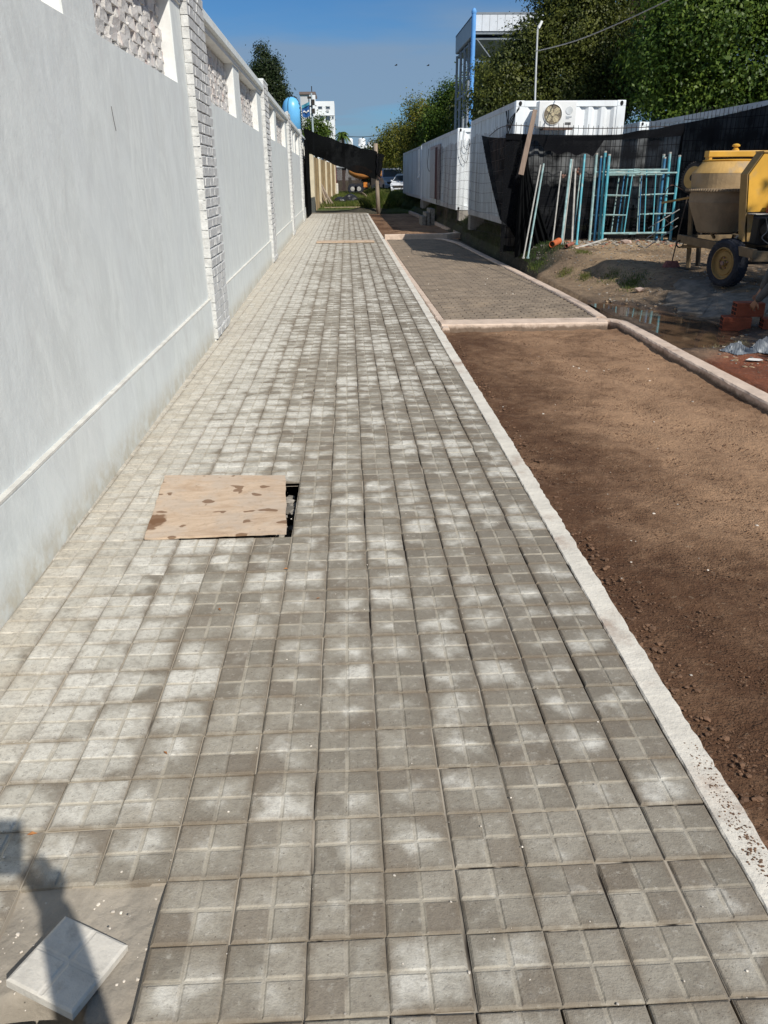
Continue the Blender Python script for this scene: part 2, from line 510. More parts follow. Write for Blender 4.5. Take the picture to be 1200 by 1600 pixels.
M_WHITE = simple("white painted trim", (.80, .80, .77), .7, .08, 8, .3, 30, dirt=(.5, .47, .42), dirt_amt=.35, dscale=4)
M_BRICKP = simple("painted grey brick", (.55, .555, .545), .85, .15, 9, .7, 45, dirt=(.42, .40, .38), dirt_amt=.3, dscale=5)
M_BRICKL = simple("rough lattice brick", (.62, .60, .57), .9, .2, 8, .9, 35, dirt=(.50, .33, .28), dirt_amt=.6, dscale=4)
M_MORTW = simple("white mortar", (.80, .80, .78), .9, .12, 15, .7, 50)
# ================================================================ GROUND
def sm(t):
    t = min(1.0, max(0.0, t)); return t * t * (3 - 2 * t)
PUD = [(3.95, 11.3, .30), (4.15, 10.7, .42), (4.35, 10.1, .5), (4.3, 9.4, .55), (4.05, 8.8, .45), (3.8, 11.6, .22), (3.75, 8.5, .2)]
def gz(x, y):
    x0 = np.interp(y, [8, 11.5, 14, 16, 46, 54], [4.9, 4.6, 3.8, 3.4, 3.4, 1.6])
    w = np.interp(y, [8, 14, 16, 46, 54], [1.4, 1.0, .7, .7, 1.2])
    p = np.interp(y, [7, 9, 11.2, 13.3, 16, 18, 30, 44], [0, .08, .27, .31, .44, .47, .48, .5])
    return sm((x - x0) / w) * p + max(0, y - 44) * .0093 + .02
_hp = [(random.uniform(.8, 5), random.uniform(.8, 5), random.uniform(0, 6), random.uniform(0, 6)) for _ in range(9)]
def bumpy(x, y):
    return sum(math.sin(a * x + c) * math.sin(b * y + d) for a, b, c, d in _hp) / 9

def ground_z(x, y):
    z = gz(x, y)
    if x > 3.6 and y < 44:
        z += bumpy(x * 1.6, y * 1.6) * .03 + bumpy(x * 5, y * 5) * .012 + random.uniform(-.006, .006)
        d = max(1 - math.hypot(x - a, y - b) / (r * 1.25) for a, b, r in PUD)
        if d > 0: z -= .10 * sm(d * 1.8)
        # low sand heap under the scaffold frames
        z += .03 * math.exp(-((x - 5.9) / 1.1) ** 2 - ((y - 16.6) / .5) ** 2)
    if x < 3.66 and y < 44.4: z = -.22
    elif y >= 44.4:
        z += bumpy(x, y) * .03
        z += .60 * math.exp(-((x - 1.9) / 1.1) ** 2 - ((y - 46.2) / 1.0) ** 2)
    return z

def zone(x, y):
    earth = np.array((.27, .19, .12)); sand = np.array((.45, .315, .185)); clay = np.array((.27, .085, .035))
    mud = np.array((.10, .068, .045)); grass = np.array((.085, .115, .030)); dark = np.array((.055, .05, .032)); grey = np.array((.22, .185, .145))
    n = bumpy(x * 2.1 + 3, y * 2.1) * .9
    c = earth.copy(); wet = 0.0
    def lay(col_, k):
        nonlocal c
        k = sm(k); c = c * (1 - k) + col_ * k
    lay(sand, 1.3 - abs(y - 16.6) / 1.4 + n + (x - 5.2) * .25 if x > 4.2 else 0)
    lay(sand, .75 - math.hypot(x - 5.0, (y - 14) * .7) / 2.2 + n * .6)
    lay(grey, 1.0 - math.hypot((x - 5.3) / 1.0, (y - 11.6) / 1.2) + n * .8)
    lay(clay, (8.6 - y) * .9 + n)
    d = max(1 - math.hypot(x - a, y - b) / (r * 1.9) for a, b, r in PUD)
    if d > 0: lay(mud, d * 2.2 + n * .4); wet = sm(d * 2.2)
    if y < 8.6: wet = max(wet, .45)
    if y > 15.2: lay(dark, (4.35 + .25 * n - x) * 2.2)
    if y > 17.6: lay(dark, (y - 17.6) * 1.2)
    if y > 44: lay(grass, (y - 46.5) * .5 + n)
    if y > 44 and x > 2.6: lay(grass * .8, 1)
    if y < 44.4 and x > 3.6 and 19 < y: lay(grass * .75, .5 + n)
    return c, wet

xs = np.unique(np.concatenate([np.linspace(-150, -6, 14), np.linspace(-6, 3.5, 12), [3.58, 3.66], np.arange(3.74, 8.2, .09), np.linspace(8.3, 16, 14), np.linspace(18, 200, 14)]))
ys = np.unique(np.concatenate([np.linspace(-12, 5, 8), np.arange(5.2, 19, .11), np.linspace(19.3, 44, 30), [44.35, 44.45], np.linspace(44.8, 60, 30), np.linspace(62, 130, 14), np.linspace(140, 900, 12)]))
gv = [(x, y, ground_z(x, y)) for y in ys for x in xs]
nx = len(xs)
gf = [(j * nx + i, j * nx + i + 1, (j + 1) * nx + i + 1, (j + 1) * nx + i) for j in range(len(ys) - 1) for i in range(nx - 1)]
gme = bpy.data.meshes.new("ground"); gme.from_pydata(gv, [], gf); gme.materials.append(M_GROUND)
gc = [zone(x, y) for x, y, z in gv]
ca = gme.attributes.new('zone', 'FLOAT_COLOR', 'POINT'); ca.data.foreach_set('color', np.array([[*c, 1] for c, w in gc], dtype=np.float32).ravel())
wa = gme.attributes.new('wet', 'FLOAT', 'POINT'); wa.data.foreach_set('value', np.array([w for c, w in gc], dtype=np.float32))
gme.polygons.foreach_set('use_smooth', [True] * len(gme.polygons))
ground = link_mesh("ground", gme); tag(ground, "bare earth, sand and red clay ground right of the kerb", kind='structure')

# puddle
pm = MB()
pts = [(3.62, 12.0), (3.85, 11.98), (4.3, 11.7), (4.6, 11.0), (5.0, 10.3), (5.0, 9.3), (4.7, 8.5), (4.2, 8.2), (3.68, 8.0)]
pm.add([(x, y, -.012) for x, y in pts], [tuple(range(len(pts)))])
o = pm.build("puddle", M_WATER, fix=False); tag(o, "shallow muddy puddle behind the right hand kerb", kind='structure')

# soil beds ------------------------------------------------------
def soil(name, x0, x1, y0, y1, z0, label, st=.06):
    b = MB()
    nu, nv = int((x1 - x0) / st), min(260, int((y1 - y0) / st))
    ph = [(random.uniform(2, 14), random.uniform(2, 14), random.uniform(0, 6)) for _ in range(10)]
    def fn(u, v):
        x = x0 + (x1 - x0) * u; y = y0 + (y1 - y0) * v
        e = min(u, 1 - u) * (x1 - x0)
        z = z0 + sum(math.sin(a * x + b_ * y + c) for a, b_, c in ph) * .0030 + random.uniform(-.006, .006)
        z += .02 * math.exp(-e / .08)
        return (x, y, z)
    b.grid(fn, nu, nv)
    o = b.build(name, M_SOIL, smooth=True, fix=False)
    return tag(o, label, kind='structure')
soil("soil_bed", 1.12, 3.50, -1.2, 9.97, -.085, "dark brown soil bed beside the pavement kerb", .045)
soil("soil_bed", 1.10, 3.60, 25.6, 44.45, -.05, "far brown soil bed beyond the brick paving", .12)

# crumbs of earth scattered on the near bed
def lump(r, seed):
    rr = random.Random(seed)
    b = MB(); bm = bmesh.new(); bmesh.ops.create_icosphere(bm, subdivisions=1, radius=r)
    for v in bm.verts: v.co *= rr.uniform(.65, 1.25)
    for v in bm.verts: v.co.z *= .7
    vs = [tuple(v.co) for v in bm.verts]; fs = [tuple(v.index for v in f.verts) for f in bm.faces]; bm.free()
    return vs, fs
LUMPS = [lump(1, k) for k in range(6)]
def scatter(name, mat, n, place, rmin, rmax, label, parent=None, power=2.5):
    b = MB()
    for _ in range(n):
        x, y, z = place()
        r = rmin + (rmax - rmin) * random.random() ** power
        a = random.uniform(0, 6.28); ca_, sa_ = math.cos(a), math.sin(a)
        vs, fs = random.choice(LUMPS)
        b.add([(x + r * (vx * ca_ - vy * sa_), y + r * (vx * sa_ + vy * ca_), z + r * vz * .8) for vx, vy, vz in vs], fs)
    o = b.build(name, mat, parent, smooth=False, fix=False)
    return tag(o, label, kind='stuff')
M_CRUMB = simple("soil crumb", (.15, .085, .05), .95, .3, 20, island=.3)
def pl_soil():
    y = .6 + 9.2 * random.random() ** 1.9; return (random.uniform(1.2, 3.45), y, -.085)
scatter("soil_crumbs", M_CRUMB, 36000, pl_soil, .002, .0075, "small crumbs of earth on the near soil bed", power=3)
def pl_edge():
    return (1.17 + random.random() ** 2 * .16, .9 + 9 * random.random() ** 1.4, -.075)
scatter("soil_crumbs", M_CRUMB, 1600, pl_edge, .004, .016, "earth crumbs heaped along the kerb edge", power=3)
def pl_stain():
    return (1.115 + random.gauss(0, .018), random.choice((1.52, 1.60, 1.74, 1.88)) + random.gauss(0, .07), .001)
scatter("soil_crumbs", M_CRUMB, 420, pl_stain, .0008, .0042, "brown earth spilled on the near end of the kerb", power=2)
M_PEB = simple("pale pebble", (.62, .56, .48), .85, .25, 30, island=.35)
scatter("pebbles", M_PEB, 80, lambda: (random.uniform(1.3, 3.4), .8 + 9 * random.random() ** 1.5, -.08), .003, .013, "pale pebbles lying on the soil bed")

# ================================================================ SIDEWALK
_t = NT("joint sand with gap dark"); _p = _t.pos(); _x, _y, _z = _t.sep(_p)
_n = _t.noise(_t.vmath('MULTIPLY', _p, (5, .9, 1)), 2.2, 3, .6)
_k = _t.smooth(_t.math('ADD', _n, _t.smooth(_x, -1.0, .6, -.25, .0)), .40, .56)
_c = _t.mix(_k, (.40, .35, .28, 1), (.022, .018, .015, 1))  # near-black patches paint the dark of open gaps over the sand
M_BED = _t.done(_c, .95, 0, .2)
b = MB(); b.bb(-2.4, 1.06, -.6, 44.3, -.2, -.010)
bed = b.build("sidewalk", M_BED); tag(bed, "long sidewalk of grey concrete tiles along the wall", kind='structure')

def tile_mesh(k):
    rr = random.Random(100 + k)
    b = MB()
    s = .2 - .0035 - rr.uniform(0, .0018); h = s / 2; g = .0038; zt = 0.0; zg = -.0030; e = .0045
    rim = [(-h, -h), (h, -h), (h, h), (-h, h)]
    j = lambda a: rr.uniform(-a, a)
    low = [(x + j(.001), y + j(.001), -.04) for x, y in rim]
    mid = [(x + j(.0012), y + j(.0012), -.006) for x, y in rim]
    inn = [(x * (1 - .004 / h), y * (1 - .004 / h), zg) for x, y in rim]
    b.add(low + mid, [(i, (i + 1) % 4, 4 + (i + 1) % 4, 4 + i) for i in range(4)])
    b.add(mid + inn, [(i, (i + 1) % 4, 4 + (i + 1) % 4, 4 + i) for i in range(4)])
    b.add(inn, [(0, 1, 2, 3)])
    for sx in (-1, 1):
        for sy in (-1, 1):
            x0, x1 = (g, h - .0025) if sx > 0 else (-h + .0025, -g)
            y0, y1 = (g, h - .0025) if sy > 0 else (-h + .0025, -g)
            lo = [(x0, y0, zg), (x1, y0, zg), (x1, y1, zg), (x0, y1, zg)]
            dz = j(.0007)
            hi = [(x0 + e, y0 + e, zt + dz), (x1 - e, y0 + e, zt + dz), (x1 - e, y1 - e, zt + dz), (x0 + e, y1 - e, zt + dz)]
            b.add(lo + hi, [(4, 5, 6, 7)] + [(i, (i + 1) % 4, 4 + (i + 1) % 4, 4 + i) for i in range(4)])
    return b
TILES = [tile_mesh(k) for k in range(8)]
TME = [t.mesh("tile", M_TILE) for t in TILES]
X0, Y0, TS = -.1477, 1.5386, .2
missing = set()
for cx in (-4, -3): missing |= {(cx, -1), (cx, -2)}
missing |= {(-5, 11), (-4, 11), (-3, 11), (-2, 11), (-5, 12), (-4, 12), (-3, 12), (-2, 12),
            (-5, 13), (-4, 13), (-3, 13), (-2, 13), (-5, 14), (-4, 14), (-3, 14), (-2, 14)}
cand = []
far_b = MB()
n_r = int((44.28 - Y0) / TS)
for r_ in range(-7, n_r):
    cdrift = random.uniform(-.0012, .0012)
    for c_ in range(-9, 6):
        if (c_, r_) in missing: continue
        x = X0 + (c_ + .5) * TS; y = Y0 + (r_ + .5) * TS
        wx = -1.565 - .0122 * (y - 4.5)
        if x < wx - .13: continue
        dist = math.hypot(x - (0), y)
        vis = (y > 1.0) and abs(x - .04 * y) / y < .62
        cand.append((dist if vis else 99 + dist, x, y, c_, r_))
cand.sort()
def tz(x, y): return .0012 * math.sin(3.1 * x + 1.7 * y) + random.uniform(-.0012, .0012)
for i, (d, x, y, c_, r_) in enumerate(cand):
    jx, jy = random.gauss(0, .0016), random.gauss(0, .0016)
    rz = random.gauss(0, .008); tx = random.gauss(0, .008); ty = random.gauss(0, .006); z = tz(x, y)
    q = random.randrange(4) * math.pi / 2
    k = random.randrange(8)
    if i < 296:
        o = link_mesh("tile", TME[k], bed, (x + jx, y + jy, z), (tx, ty, rz + q))
    else:
        M = Matrix.Translation((x + jx, y + jy, z)) @ Matrix.Rotation(rz + q, 4, 'Z') @ Matrix.Rotation(tx, 4, 'X')
        t_ = TILES[k]
        far_b.add([M @ Vector(v) for v in t_.v], t_.f)
o = far_b.build("tile_field", M_TILE, bed, fix=False); o["kind"] = "stuff"

# the bed shows in the joints: sand, near-black where gap shade is painted; small grit on the tiles
scatter("grit", M_PEB, 420, lambda: (random.uniform(-1.5, 1.0), .9 + 8 * random.random() ** 2, .001), .0012, .0045, "fine pale grit on the tiles", bed)
M_LEAFB = simple("dry leaf", (.35, .15, .05), .8, .3, 30)
lf = MB()
for x, y in ((-.18, 3.05), (-.35, 3.35), (-.62, 2.98), (-.98, 1.72), (-.66, 2.05)):
    a = random.uniform(0, 6.28); l = random.uniform(.010, .018)
    c, s_ = math.cos(a) * l, math.sin(a) * l
    lf.add([(x - c, y - s_, .004), (x + s_ * .4, y - c * .4, .007), (x + c, y + s_, .004), (x - s_ * .4, y + c * .4, .009)], [(0, 1, 2, 3)])
tag(lf.build("leaf_litter", M_LEAFB, bed, fix=False), "small dry brown leaves on the tiles", kind='stuff')

# exposed mortar where tiles are missing (front left), with a hole under the loose tile
b = MB()
def mfn(u, v):
    x = -.955 + .405 * u; y = 1.135 + .405 * v
    z = -.03 + .004 * math.sin(17 * x + 3) * math.sin(13 * y) + random.uniform(-.0015, .0015)
    if v < .10 + .02 * math.sin(23 * x): z -= .12
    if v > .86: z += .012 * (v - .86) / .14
    hd = math.hypot((x + .80) / .13, (y - 1.19) / .07)
    if hd < 1: z -= .16 * (1 - hd) ** .5
    return (x, y, z)
b.grid(mfn, 44, 44)
b.build("mortar_bed", M_MORTAR, bed, smooth=True, fix=False)
scatter("mortar_chips", M_PEB, 70, lambda: (random.uniform(-.94, -.56), random.uniform(1.25, 1.53), -.028), .0015, .007, "pale chips on the bare mortar", bed)

# hole beside the plywood: pit walls and rubble
pit = MB()
pit.bb(-1.147, -.347, 3.739, 4.538, -.29, -.27)
pit.bb(-1.147, -.347, 3.72, 3.742, -.28, -.03); pit.bb(-1.147, -.347, 4.535, 4.557, -.28, -.03)
pit.bb(-.350, -.330, 3.74, 4.54, -.28, -.03); pit.bb(-1.167, -1.147, 3.74, 4.54, -.28, -.03)
# (the bed slab is cut here)
import_cut = bed
cut = MB(); cut.bb(-1.145, -.349, 3.744, 4.533, -.5, .3)
cme = cut.mesh("cut", None)
bmA = bmesh.new()
bed.data.clear_geometry()
nb = MB()
for x0, x1, y0, y1 in ((-2.4, 1.06, -.6, 3.742), (-2.4, 1.06, 4.535, 44.3), (-2.4, -1.147, 3.742, 4.535), (-.349, 1.06, 3.742, 4.535)):
    if y0 < 0:
        nb.bb(x0, x1, y0, 1.139, -.2, -.045); nb.bb(x0, -.948, 1.139, 1.5386, -.2, -.010); nb.bb(-.548, x1, 1.139, 1.5386, -.2, -.010); nb.bb(-.948, -.548, 1.139, 1.5386, -.25, -.2); y0 = 1.5386
    nb.bb(x0, x1, y0, y1, -.2, -.010)
bed.data.from_pydata(nb.v, [], nb.f); bmA.free()
bpy.data.meshes.remove(cme)
M_PIT = simple("pit earth", (.09, .075, .06), .95, .4, 14, .6, 40)
pit.build("pit", M_PIT, bed)
M_RUB = simple("grey rubble", (.24, .22, .19), .95, .3, 18, .5, 40, island=.5)
scatter("rubble", M_RUB, 260, lambda: (random.uniform(-.62, -.36), random.uniform(3.77, 4.5), random.uniform(-.25, -.05)), .012, .05, "broken grey rubble inside the open pit", bed, 1.5)
# short piece of tile left over at the pit corner
b = MB(); b.bevbox((-.40, 4.56, -.012), (.10, .05, .03), .004); b.build("broken_tile", M_TILE, bed)

# ================================================================ KERBS
def kerb(name, path, w, zt, zb, mat, label, seg=.05, jit=.004, edge=.014, ragged=0.0):
    P = [Vector((*p, 0)) for p in path]
    L = [0]
    for a, c in zip(P, P[1:]): L.append(L[-1] + (c - a).length)
    n = max(2, int(L[-1] / seg))
    n = min(n, 1500)
    secs = []
    ph = [random.uniform(0, 6) for _ in range(4)]
    for i in range(n + 1):
        s_ = L[-1] * i / n
        k = max(0, min(len(P) - 2, next((q for q in range(len(P) - 1) if s_ <= L[q + 1] + 1e-6), len(P) - 2)))
        t_ = (s_ - L[k]) / (L[k + 1] - L[k]); c = P[k].lerp(P[k + 1], t_)
        # smooth tangent
        a0 = (P[k + 1] - P[k]).normalized()
        d = a0
        if t_ > .5 and k + 2 < len(P): d = a0.lerp((P[k + 2] - P[k + 1]).normalized(), (t_ - .5))
        if t_ < .5 and k > 0: d = a0.lerp((P[k] - P[k - 1]).normalized(), .5 - t_)
        d.normalize(); nrm = Vector((d.y, -d.x, 0))
        rg = ragged * (math.sin(9 * s_ + ph[0]) * .4 + math.sin(23 * s_ + ph[1]) * .3 + random.uniform(-.6, .6))
        j = lambda: random.uniform(-jit, jit)
        hw = w / 2
        sec = [c - nrm * (hw), c - nrm * (hw + j()), c - nrm * (hw - edge), c + nrm * (hw - edge + j() + rg), c + nrm * (hw + j() + rg), c + nrm * (hw + .01)]
        zz = [zb, zt - edge, zt + j() * .5, zt + j() * .5, zt - edge + j(), zb]
        secs.append([(q.x, q.y, z) for q, z in zip(sec, zz)])
    b = MB(); vs = [q for s_ in secs for q in s_]; fs = []
    for i in range(n):
        for k in range(5): fs.append((i * 6 + k, (i + 1) * 6 + k, (i + 1) * 6 + k + 1, i * 6 + k + 1))
    fs += [(0, 1, 2, 3, 4, 5), tuple(n * 6 + k for k in (5, 4, 3, 2, 1, 0))]
    b.add(vs, fs)
    o = b.build(name, mat)
    return tag(o, label, kind='structure')
kerb("kerb", [(1.107, -1.2), (1.107, 12), (1.095, 25), (1.08, 44.3)], .104, .0005, -.2, M_KERB, "rough pale concrete kerb strip along the right edge of the tiles", .02, .002, edge=.005, ragged=.006)
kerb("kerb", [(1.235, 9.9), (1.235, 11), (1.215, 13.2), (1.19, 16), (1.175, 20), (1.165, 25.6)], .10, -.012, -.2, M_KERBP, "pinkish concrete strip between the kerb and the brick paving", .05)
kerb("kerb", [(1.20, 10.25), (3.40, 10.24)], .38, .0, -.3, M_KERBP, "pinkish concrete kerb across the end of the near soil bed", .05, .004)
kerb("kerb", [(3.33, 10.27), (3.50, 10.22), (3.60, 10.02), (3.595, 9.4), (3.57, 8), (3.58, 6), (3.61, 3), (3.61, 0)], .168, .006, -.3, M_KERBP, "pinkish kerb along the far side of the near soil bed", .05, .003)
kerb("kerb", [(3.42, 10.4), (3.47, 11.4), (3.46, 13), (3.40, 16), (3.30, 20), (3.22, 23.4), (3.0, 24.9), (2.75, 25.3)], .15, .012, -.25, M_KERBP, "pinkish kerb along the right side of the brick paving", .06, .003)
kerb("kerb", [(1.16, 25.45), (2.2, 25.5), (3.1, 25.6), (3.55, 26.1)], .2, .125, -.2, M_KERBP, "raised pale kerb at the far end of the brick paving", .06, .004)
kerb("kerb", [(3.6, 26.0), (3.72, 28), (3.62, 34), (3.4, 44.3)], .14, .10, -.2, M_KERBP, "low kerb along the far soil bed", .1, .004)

# ================================================================ BRICK PAVING
b = MB(); b.bb(1.27, 3.45, 10.42, 25.4, -.2, -.03)
pav = b.build("brick_paving", M_JOINT); tag(pav, "brown brick paving between the kerbs", kind='structure')
pb = MB(); pb.bevbox((0, 0, -.02), (.188, .090, .04), .007, jit=.0012)
PME = pb.mesh("paver", M_PAVER)
cand = []
for r_ in range(150):
    y = 10.50 + r_ * .0985
    xr = np.interp(y, [10.4, 13, 16, 20, 23.4, 24.9, 25.3], [3.37, 3.40, 3.33, 3.23, 3.15, 2.95, 2.7])
    xl = np.interp(y, [10, 13.2, 16, 25], [1.285, 1.265, 1.24, 1.215])
    x = xl + .096 - (.0985 if r_ % 2 else 0)
    while x < xr:
        cand.append((y, x, xl, xr)); x += .197
fb = MB(); kk = 0
for y, x, xl, xr in cand:
    z = -.012 + random.gauss(0, .0018); rz = random.gauss(0, .02)
    full = x - .096 > xl - .03 and x + .096 < xr + .03
    if full and kk < 298:
        kk += 1
        link_mesh("paver", PME, pav, (x, y, z), (random.gauss(0, .012), random.gauss(0, .012), rz))
    elif full:
        fb.bevbox((x, y, z - .02), (.188, .090, .04), .006, rz)
    else:
        a, c = max(x - .096, xl), min(x + .096, xr)
        if c - a > .03: fb.bevbox(((a + c) / 2, y, z - .02), (c - a, .094, .04), .005, rz)
o = fb.build("paver_field", M_PAVER, pav, fix=False); o["kind"] = "stuff"
scatter("mortar_chips", M_PEB, 26, lambda: (random.uniform(1.35, 3.3), 10.6 + 9 * random.random(), -.008), .004, .016, "pale chips lying on the brick paving", pav)
# ================================================================ BOUNDARY WALL
def WX(n, s): return -1.565 - .0122 * (s - 4.5) + n
WALL_RZ = math.atan(.0122)
wall = empty("boundary_wall", (WX(0, 9), 9, 0), "long pale grey plastered wall with brick pillars and white lattice openings along the pavement", "wall")
def wbox(b, n0, n1, s0, s1, z0, z1):
    p = []
    for z in (z0, z1):
        for n, s in ((n0, s0), (n1, s0), (n1, s1), (n0, s1)): p.append((WX(n, s), s, z))
    b.hexa(p)
ZP, ZT, ZB, ZC = .48, 2.65, 3.40, 3.575
PIL = [(.2, 1.3), (9.25, 10.36), (18.28, 19.4), (27.3, 28.42), (36.35, 37.5)]
SEG = [(-2.0, .2), (1.3, 9.25), (10.36, 18.28), (19.4, 27.3), (28.42, 36.35), (37.5, 43.9)]
M_LIP = simple("cream lip paint", (.66, .645, .59), .8, .14, 9, .4, 30, dirt=(.52, .50, .46), dirt_amt=.5, dscale=4)
for s0, s1 in SEG:
    b = MB(); wbox(b, -.36, -.03, s0, s1, -.1, ZT); b.build("panel", M_PLASTER, wall)
    b = MB()
    p = []
    n_ = 24
    # plinth with a sloped, slightly wavy top lip
    vs = []; fs = []
    for i in range(n_ + 1):
        s = s0 + (s1 - s0) * i / n_; w_ = random.uniform(-.002, .002)
        for n, z in ((0.0, -.1), (w_ * .5, ZP - .012 + w_), (-.004, ZP + w_), (-.031, ZP + .012)):
            vs.append((WX(n, s), s, z))
    for i in range(n_):
        for k in range(3): fs.append((i * 4 + k, (i + 1) * 4 + k, (i + 1) * 4 + k + 1, i * 4 + k + 1))
    b.add(vs, fs)
    b.build("plinth", M_PLASTER, wall, fix=False)
    b = MB(); wbox(b, -.028, .002, s0, s1, ZP - .002, ZP + .012); b.build("plinth_lip", M_LIP, wall)
    # stepped beam and coping
    b = MB(); wbox(b, -.36, -.015, s0, s1, ZB, 3.47); b.build("beam", M_WHITE, wall)
    b = MB(); wbox(b, -.38, .04, s0, s1, 3.472, ZC); b.build("coping", M_PLASTER, wall, bevel=.008)
posts = [(5.25, 5.92), (8.71, 9.25), (1.3, 1.75), (13.6, 14.38), (17.4, 18.28), (21.95, 22.65), (26.4, 27.3), (30.6, 31.1), (32.4, 33.1), (35.6, 36.35), (37.5, 38), (40.5, 41.2), (43.3, 43.9)]
for s0, s1 in posts:
    b = MB(); wbox(b, -.36, -.033, s0, s1, ZT, ZB); b.build("post", M_PLASTER, wall)
    # sun-facing post side: whiter sheet, its lit brightness put into the colour
    b = MB(); wbox(b, -.355, -.045, s0 - .006, s0, ZT + .003, ZB - .003); b.build("reveal", M_WHITE, wall)

# lattice of staggered bricks
def lat_mesh(k):
    rr = random.Random(k); b = MB()
    b.bevbox((0, 0, 0), (.11, .222 + rr.uniform(-.02, .02), .089), .006, jit=.011)
    # lump of mortar squeezed out at one end
    vs, fs = LUMPS[k % 6]
    for sgn in (-1, 1):
        r = rr.uniform(.016, .03)
        b.add([(vx * r * .6 + .045, vy * r + sgn * .115, vz * r - .034) for vx, vy, vz in vs], fs)
    return b
LATS = [lat_mesh(k) for k in range(5)]
LME = [l.mesh("lattice_brick", M_BRICKL) for l in LATS]
nlat = 0
lat_far = MB()
for (s0, s1), near in (((1.75, 5.25), False), ((5.92, 8.71), True), ((10.36, 13.6), True), ((14.38, 17.4), True), ((19.4, 21.95), False), ((22.65, 26.4), False), ((28.42, 30.6), False), ((31.1, 32.4), False), ((33.1, 35.6), False), ((38, 40.5), False), ((41.2, 43.3), False)):
    for r_ in range(8):
        z = ZT + .045 + r_ * .0905
        s = s0 + .04 + (.17 if r_ % 2 else 0)
        while s < s1 + .05:
            if s0 + .02 < s:
                n = -.20 + random.uniform(-.006, .006); k = random.randrange(5)
                rot = (random.gauss(0, .03), random.gauss(0, .03), WALL_RZ + random.gauss(0, .02))
                if near and nlat < 180:
                    nlat += 1
                    link_mesh("lattice_brick", LME[k], wall, (WX(n, s), s, z), rot)
                else:
                    M = Matrix.Translation((WX(n, s), s, z)) @ Matrix.Rotation(rot[2], 4, 'Z') @ Matrix.Rotation(rot[0], 4, 'X')
                    lat_far.add([M @ Vector(v) for v in LATS[k].v], LATS[k].f)
            s += .34
o = lat_far.build("lattice_brickwork", M_BRICKL, wall, fix=False); o["kind"] = "stuff"
b = MB()
for s0, s1 in SEG: wbox(b, -.70, -.66, s0, s1, ZT, ZB)
# brick pillars
M_RET = simple("pale brick return", (.60, .60, .58), .9, .16, 12, .8, 35, dirt=(.36, .35, .33), dirt_amt=.4, dscale=7)
PB = {}
def pillar_brick(l, k):
    key = (round(l, 3), k)
    if key not in PB:
        b = MB(); b.bevbox((0, 0, 0), (.075, l, .088), .007, jit=.0035); PB[key] = (b, b.mesh("brick", M_BRICKP))
    return PB[key]
for pi_, (s0, s1) in enumerate(PIL):
    core = MB(); wbox(core, -.36, .018, s0, s1, -.1, 3.66)
    wbox(core, .016, .030, s0 + .004, s1 - .004, .12, .72)
    pillar = core.build("pillar", M_MORTW, wall)
    near = pi_ == 1
    fb = MB(); mb = MB()
    z = .03; r_ = 0
    while z < 3.62:
        W = s1 - s0
        flat = .12 < z < .68
        pat = [(.245, .115, .245, .115, .245, .115), (.115, .245, .115, .245, .115, .245), (.115, .245, .245, .115, .115, .245)][r_ % 3]
        sc = (W + .0) / (sum(pat)); s = s0
        for i, l in enumerate(pat):
            L_ = l * sc
            c = s + L_ / 2
            n = .004 if not flat else -.006
            n += random.uniform(-.004, .004)
            dp = .02
            rot = (random.gauss(0, .012), random.gauss(0, .015) + (.05 if not flat else 0), WALL_RZ)
            k = random.randrange(2)
            bb_, me = pillar_brick(L_ - (.014 if not flat else .004), k)
            if near:
                link_mesh("brick", me, pillar, (WX(n + .006, c), c, z + .044), rot)
            else:
                M = Matrix.Translation((WX(n + .006, c), c, z + .044)) @ Matrix.Rotation(WALL_RZ, 4, 'Z')
                fb.add([M @ Vector(v) for v in bb_.v], bb_.f)
            if i and not flat: wbox(mb, .016, .047, s - .009, s + .009, z + .004, z + .084)
            s += L_
        z += .098 if flat else .1085
        r_ += 1
    if not near:
        o = fb.build("brickwork", M_BRICKP, wall, fix=False); o["kind"] = "stuff"
    mb.build("vertical_joints", M_MORTW, wall)
    # rough stacked ends on the return face that looks at the viewer
    rb = MB(); z = .03
    while z < 3.62:
        h = random.uniform(.085, .125)
        p = []
        y0 = s0 - random.uniform(.004, .016)
        for zz in (z, z + h - .008):
            for n, s in ((-.029, y0 + random.uniform(-.004, .004)), (.046, y0 + random.uniform(-.006, .006)), (.046, s0 + .002), (-.029, s0 + .002)):
                p.append((WX(n, s), s, zz + random.uniform(-.005, .005)))
        rb.hexa(p); z += h
    o = rb.build("return_face", M_RET, wall, fix=False)
    cb = MB(); wbox(cb, -.36, .05, s0 - .01, s1 + .01, 3.655, 3.69); cb.build("pillar_cap", M_PLASTER, wall)

# crack and hairlines on the first panel
M_CRACK = simple("dark hairline", (.10, .095, .09), .9, .2, 20)
b = MB()
b.tube([(WX(-.028, 6.02), 6.02, 2.24), (WX(-.028, 6.035), 6.035, 2.16), (WX(-.028, 6.06), 6.06, 2.09)], .0022, 4)
b.build("crack", M_CRACK, wall)

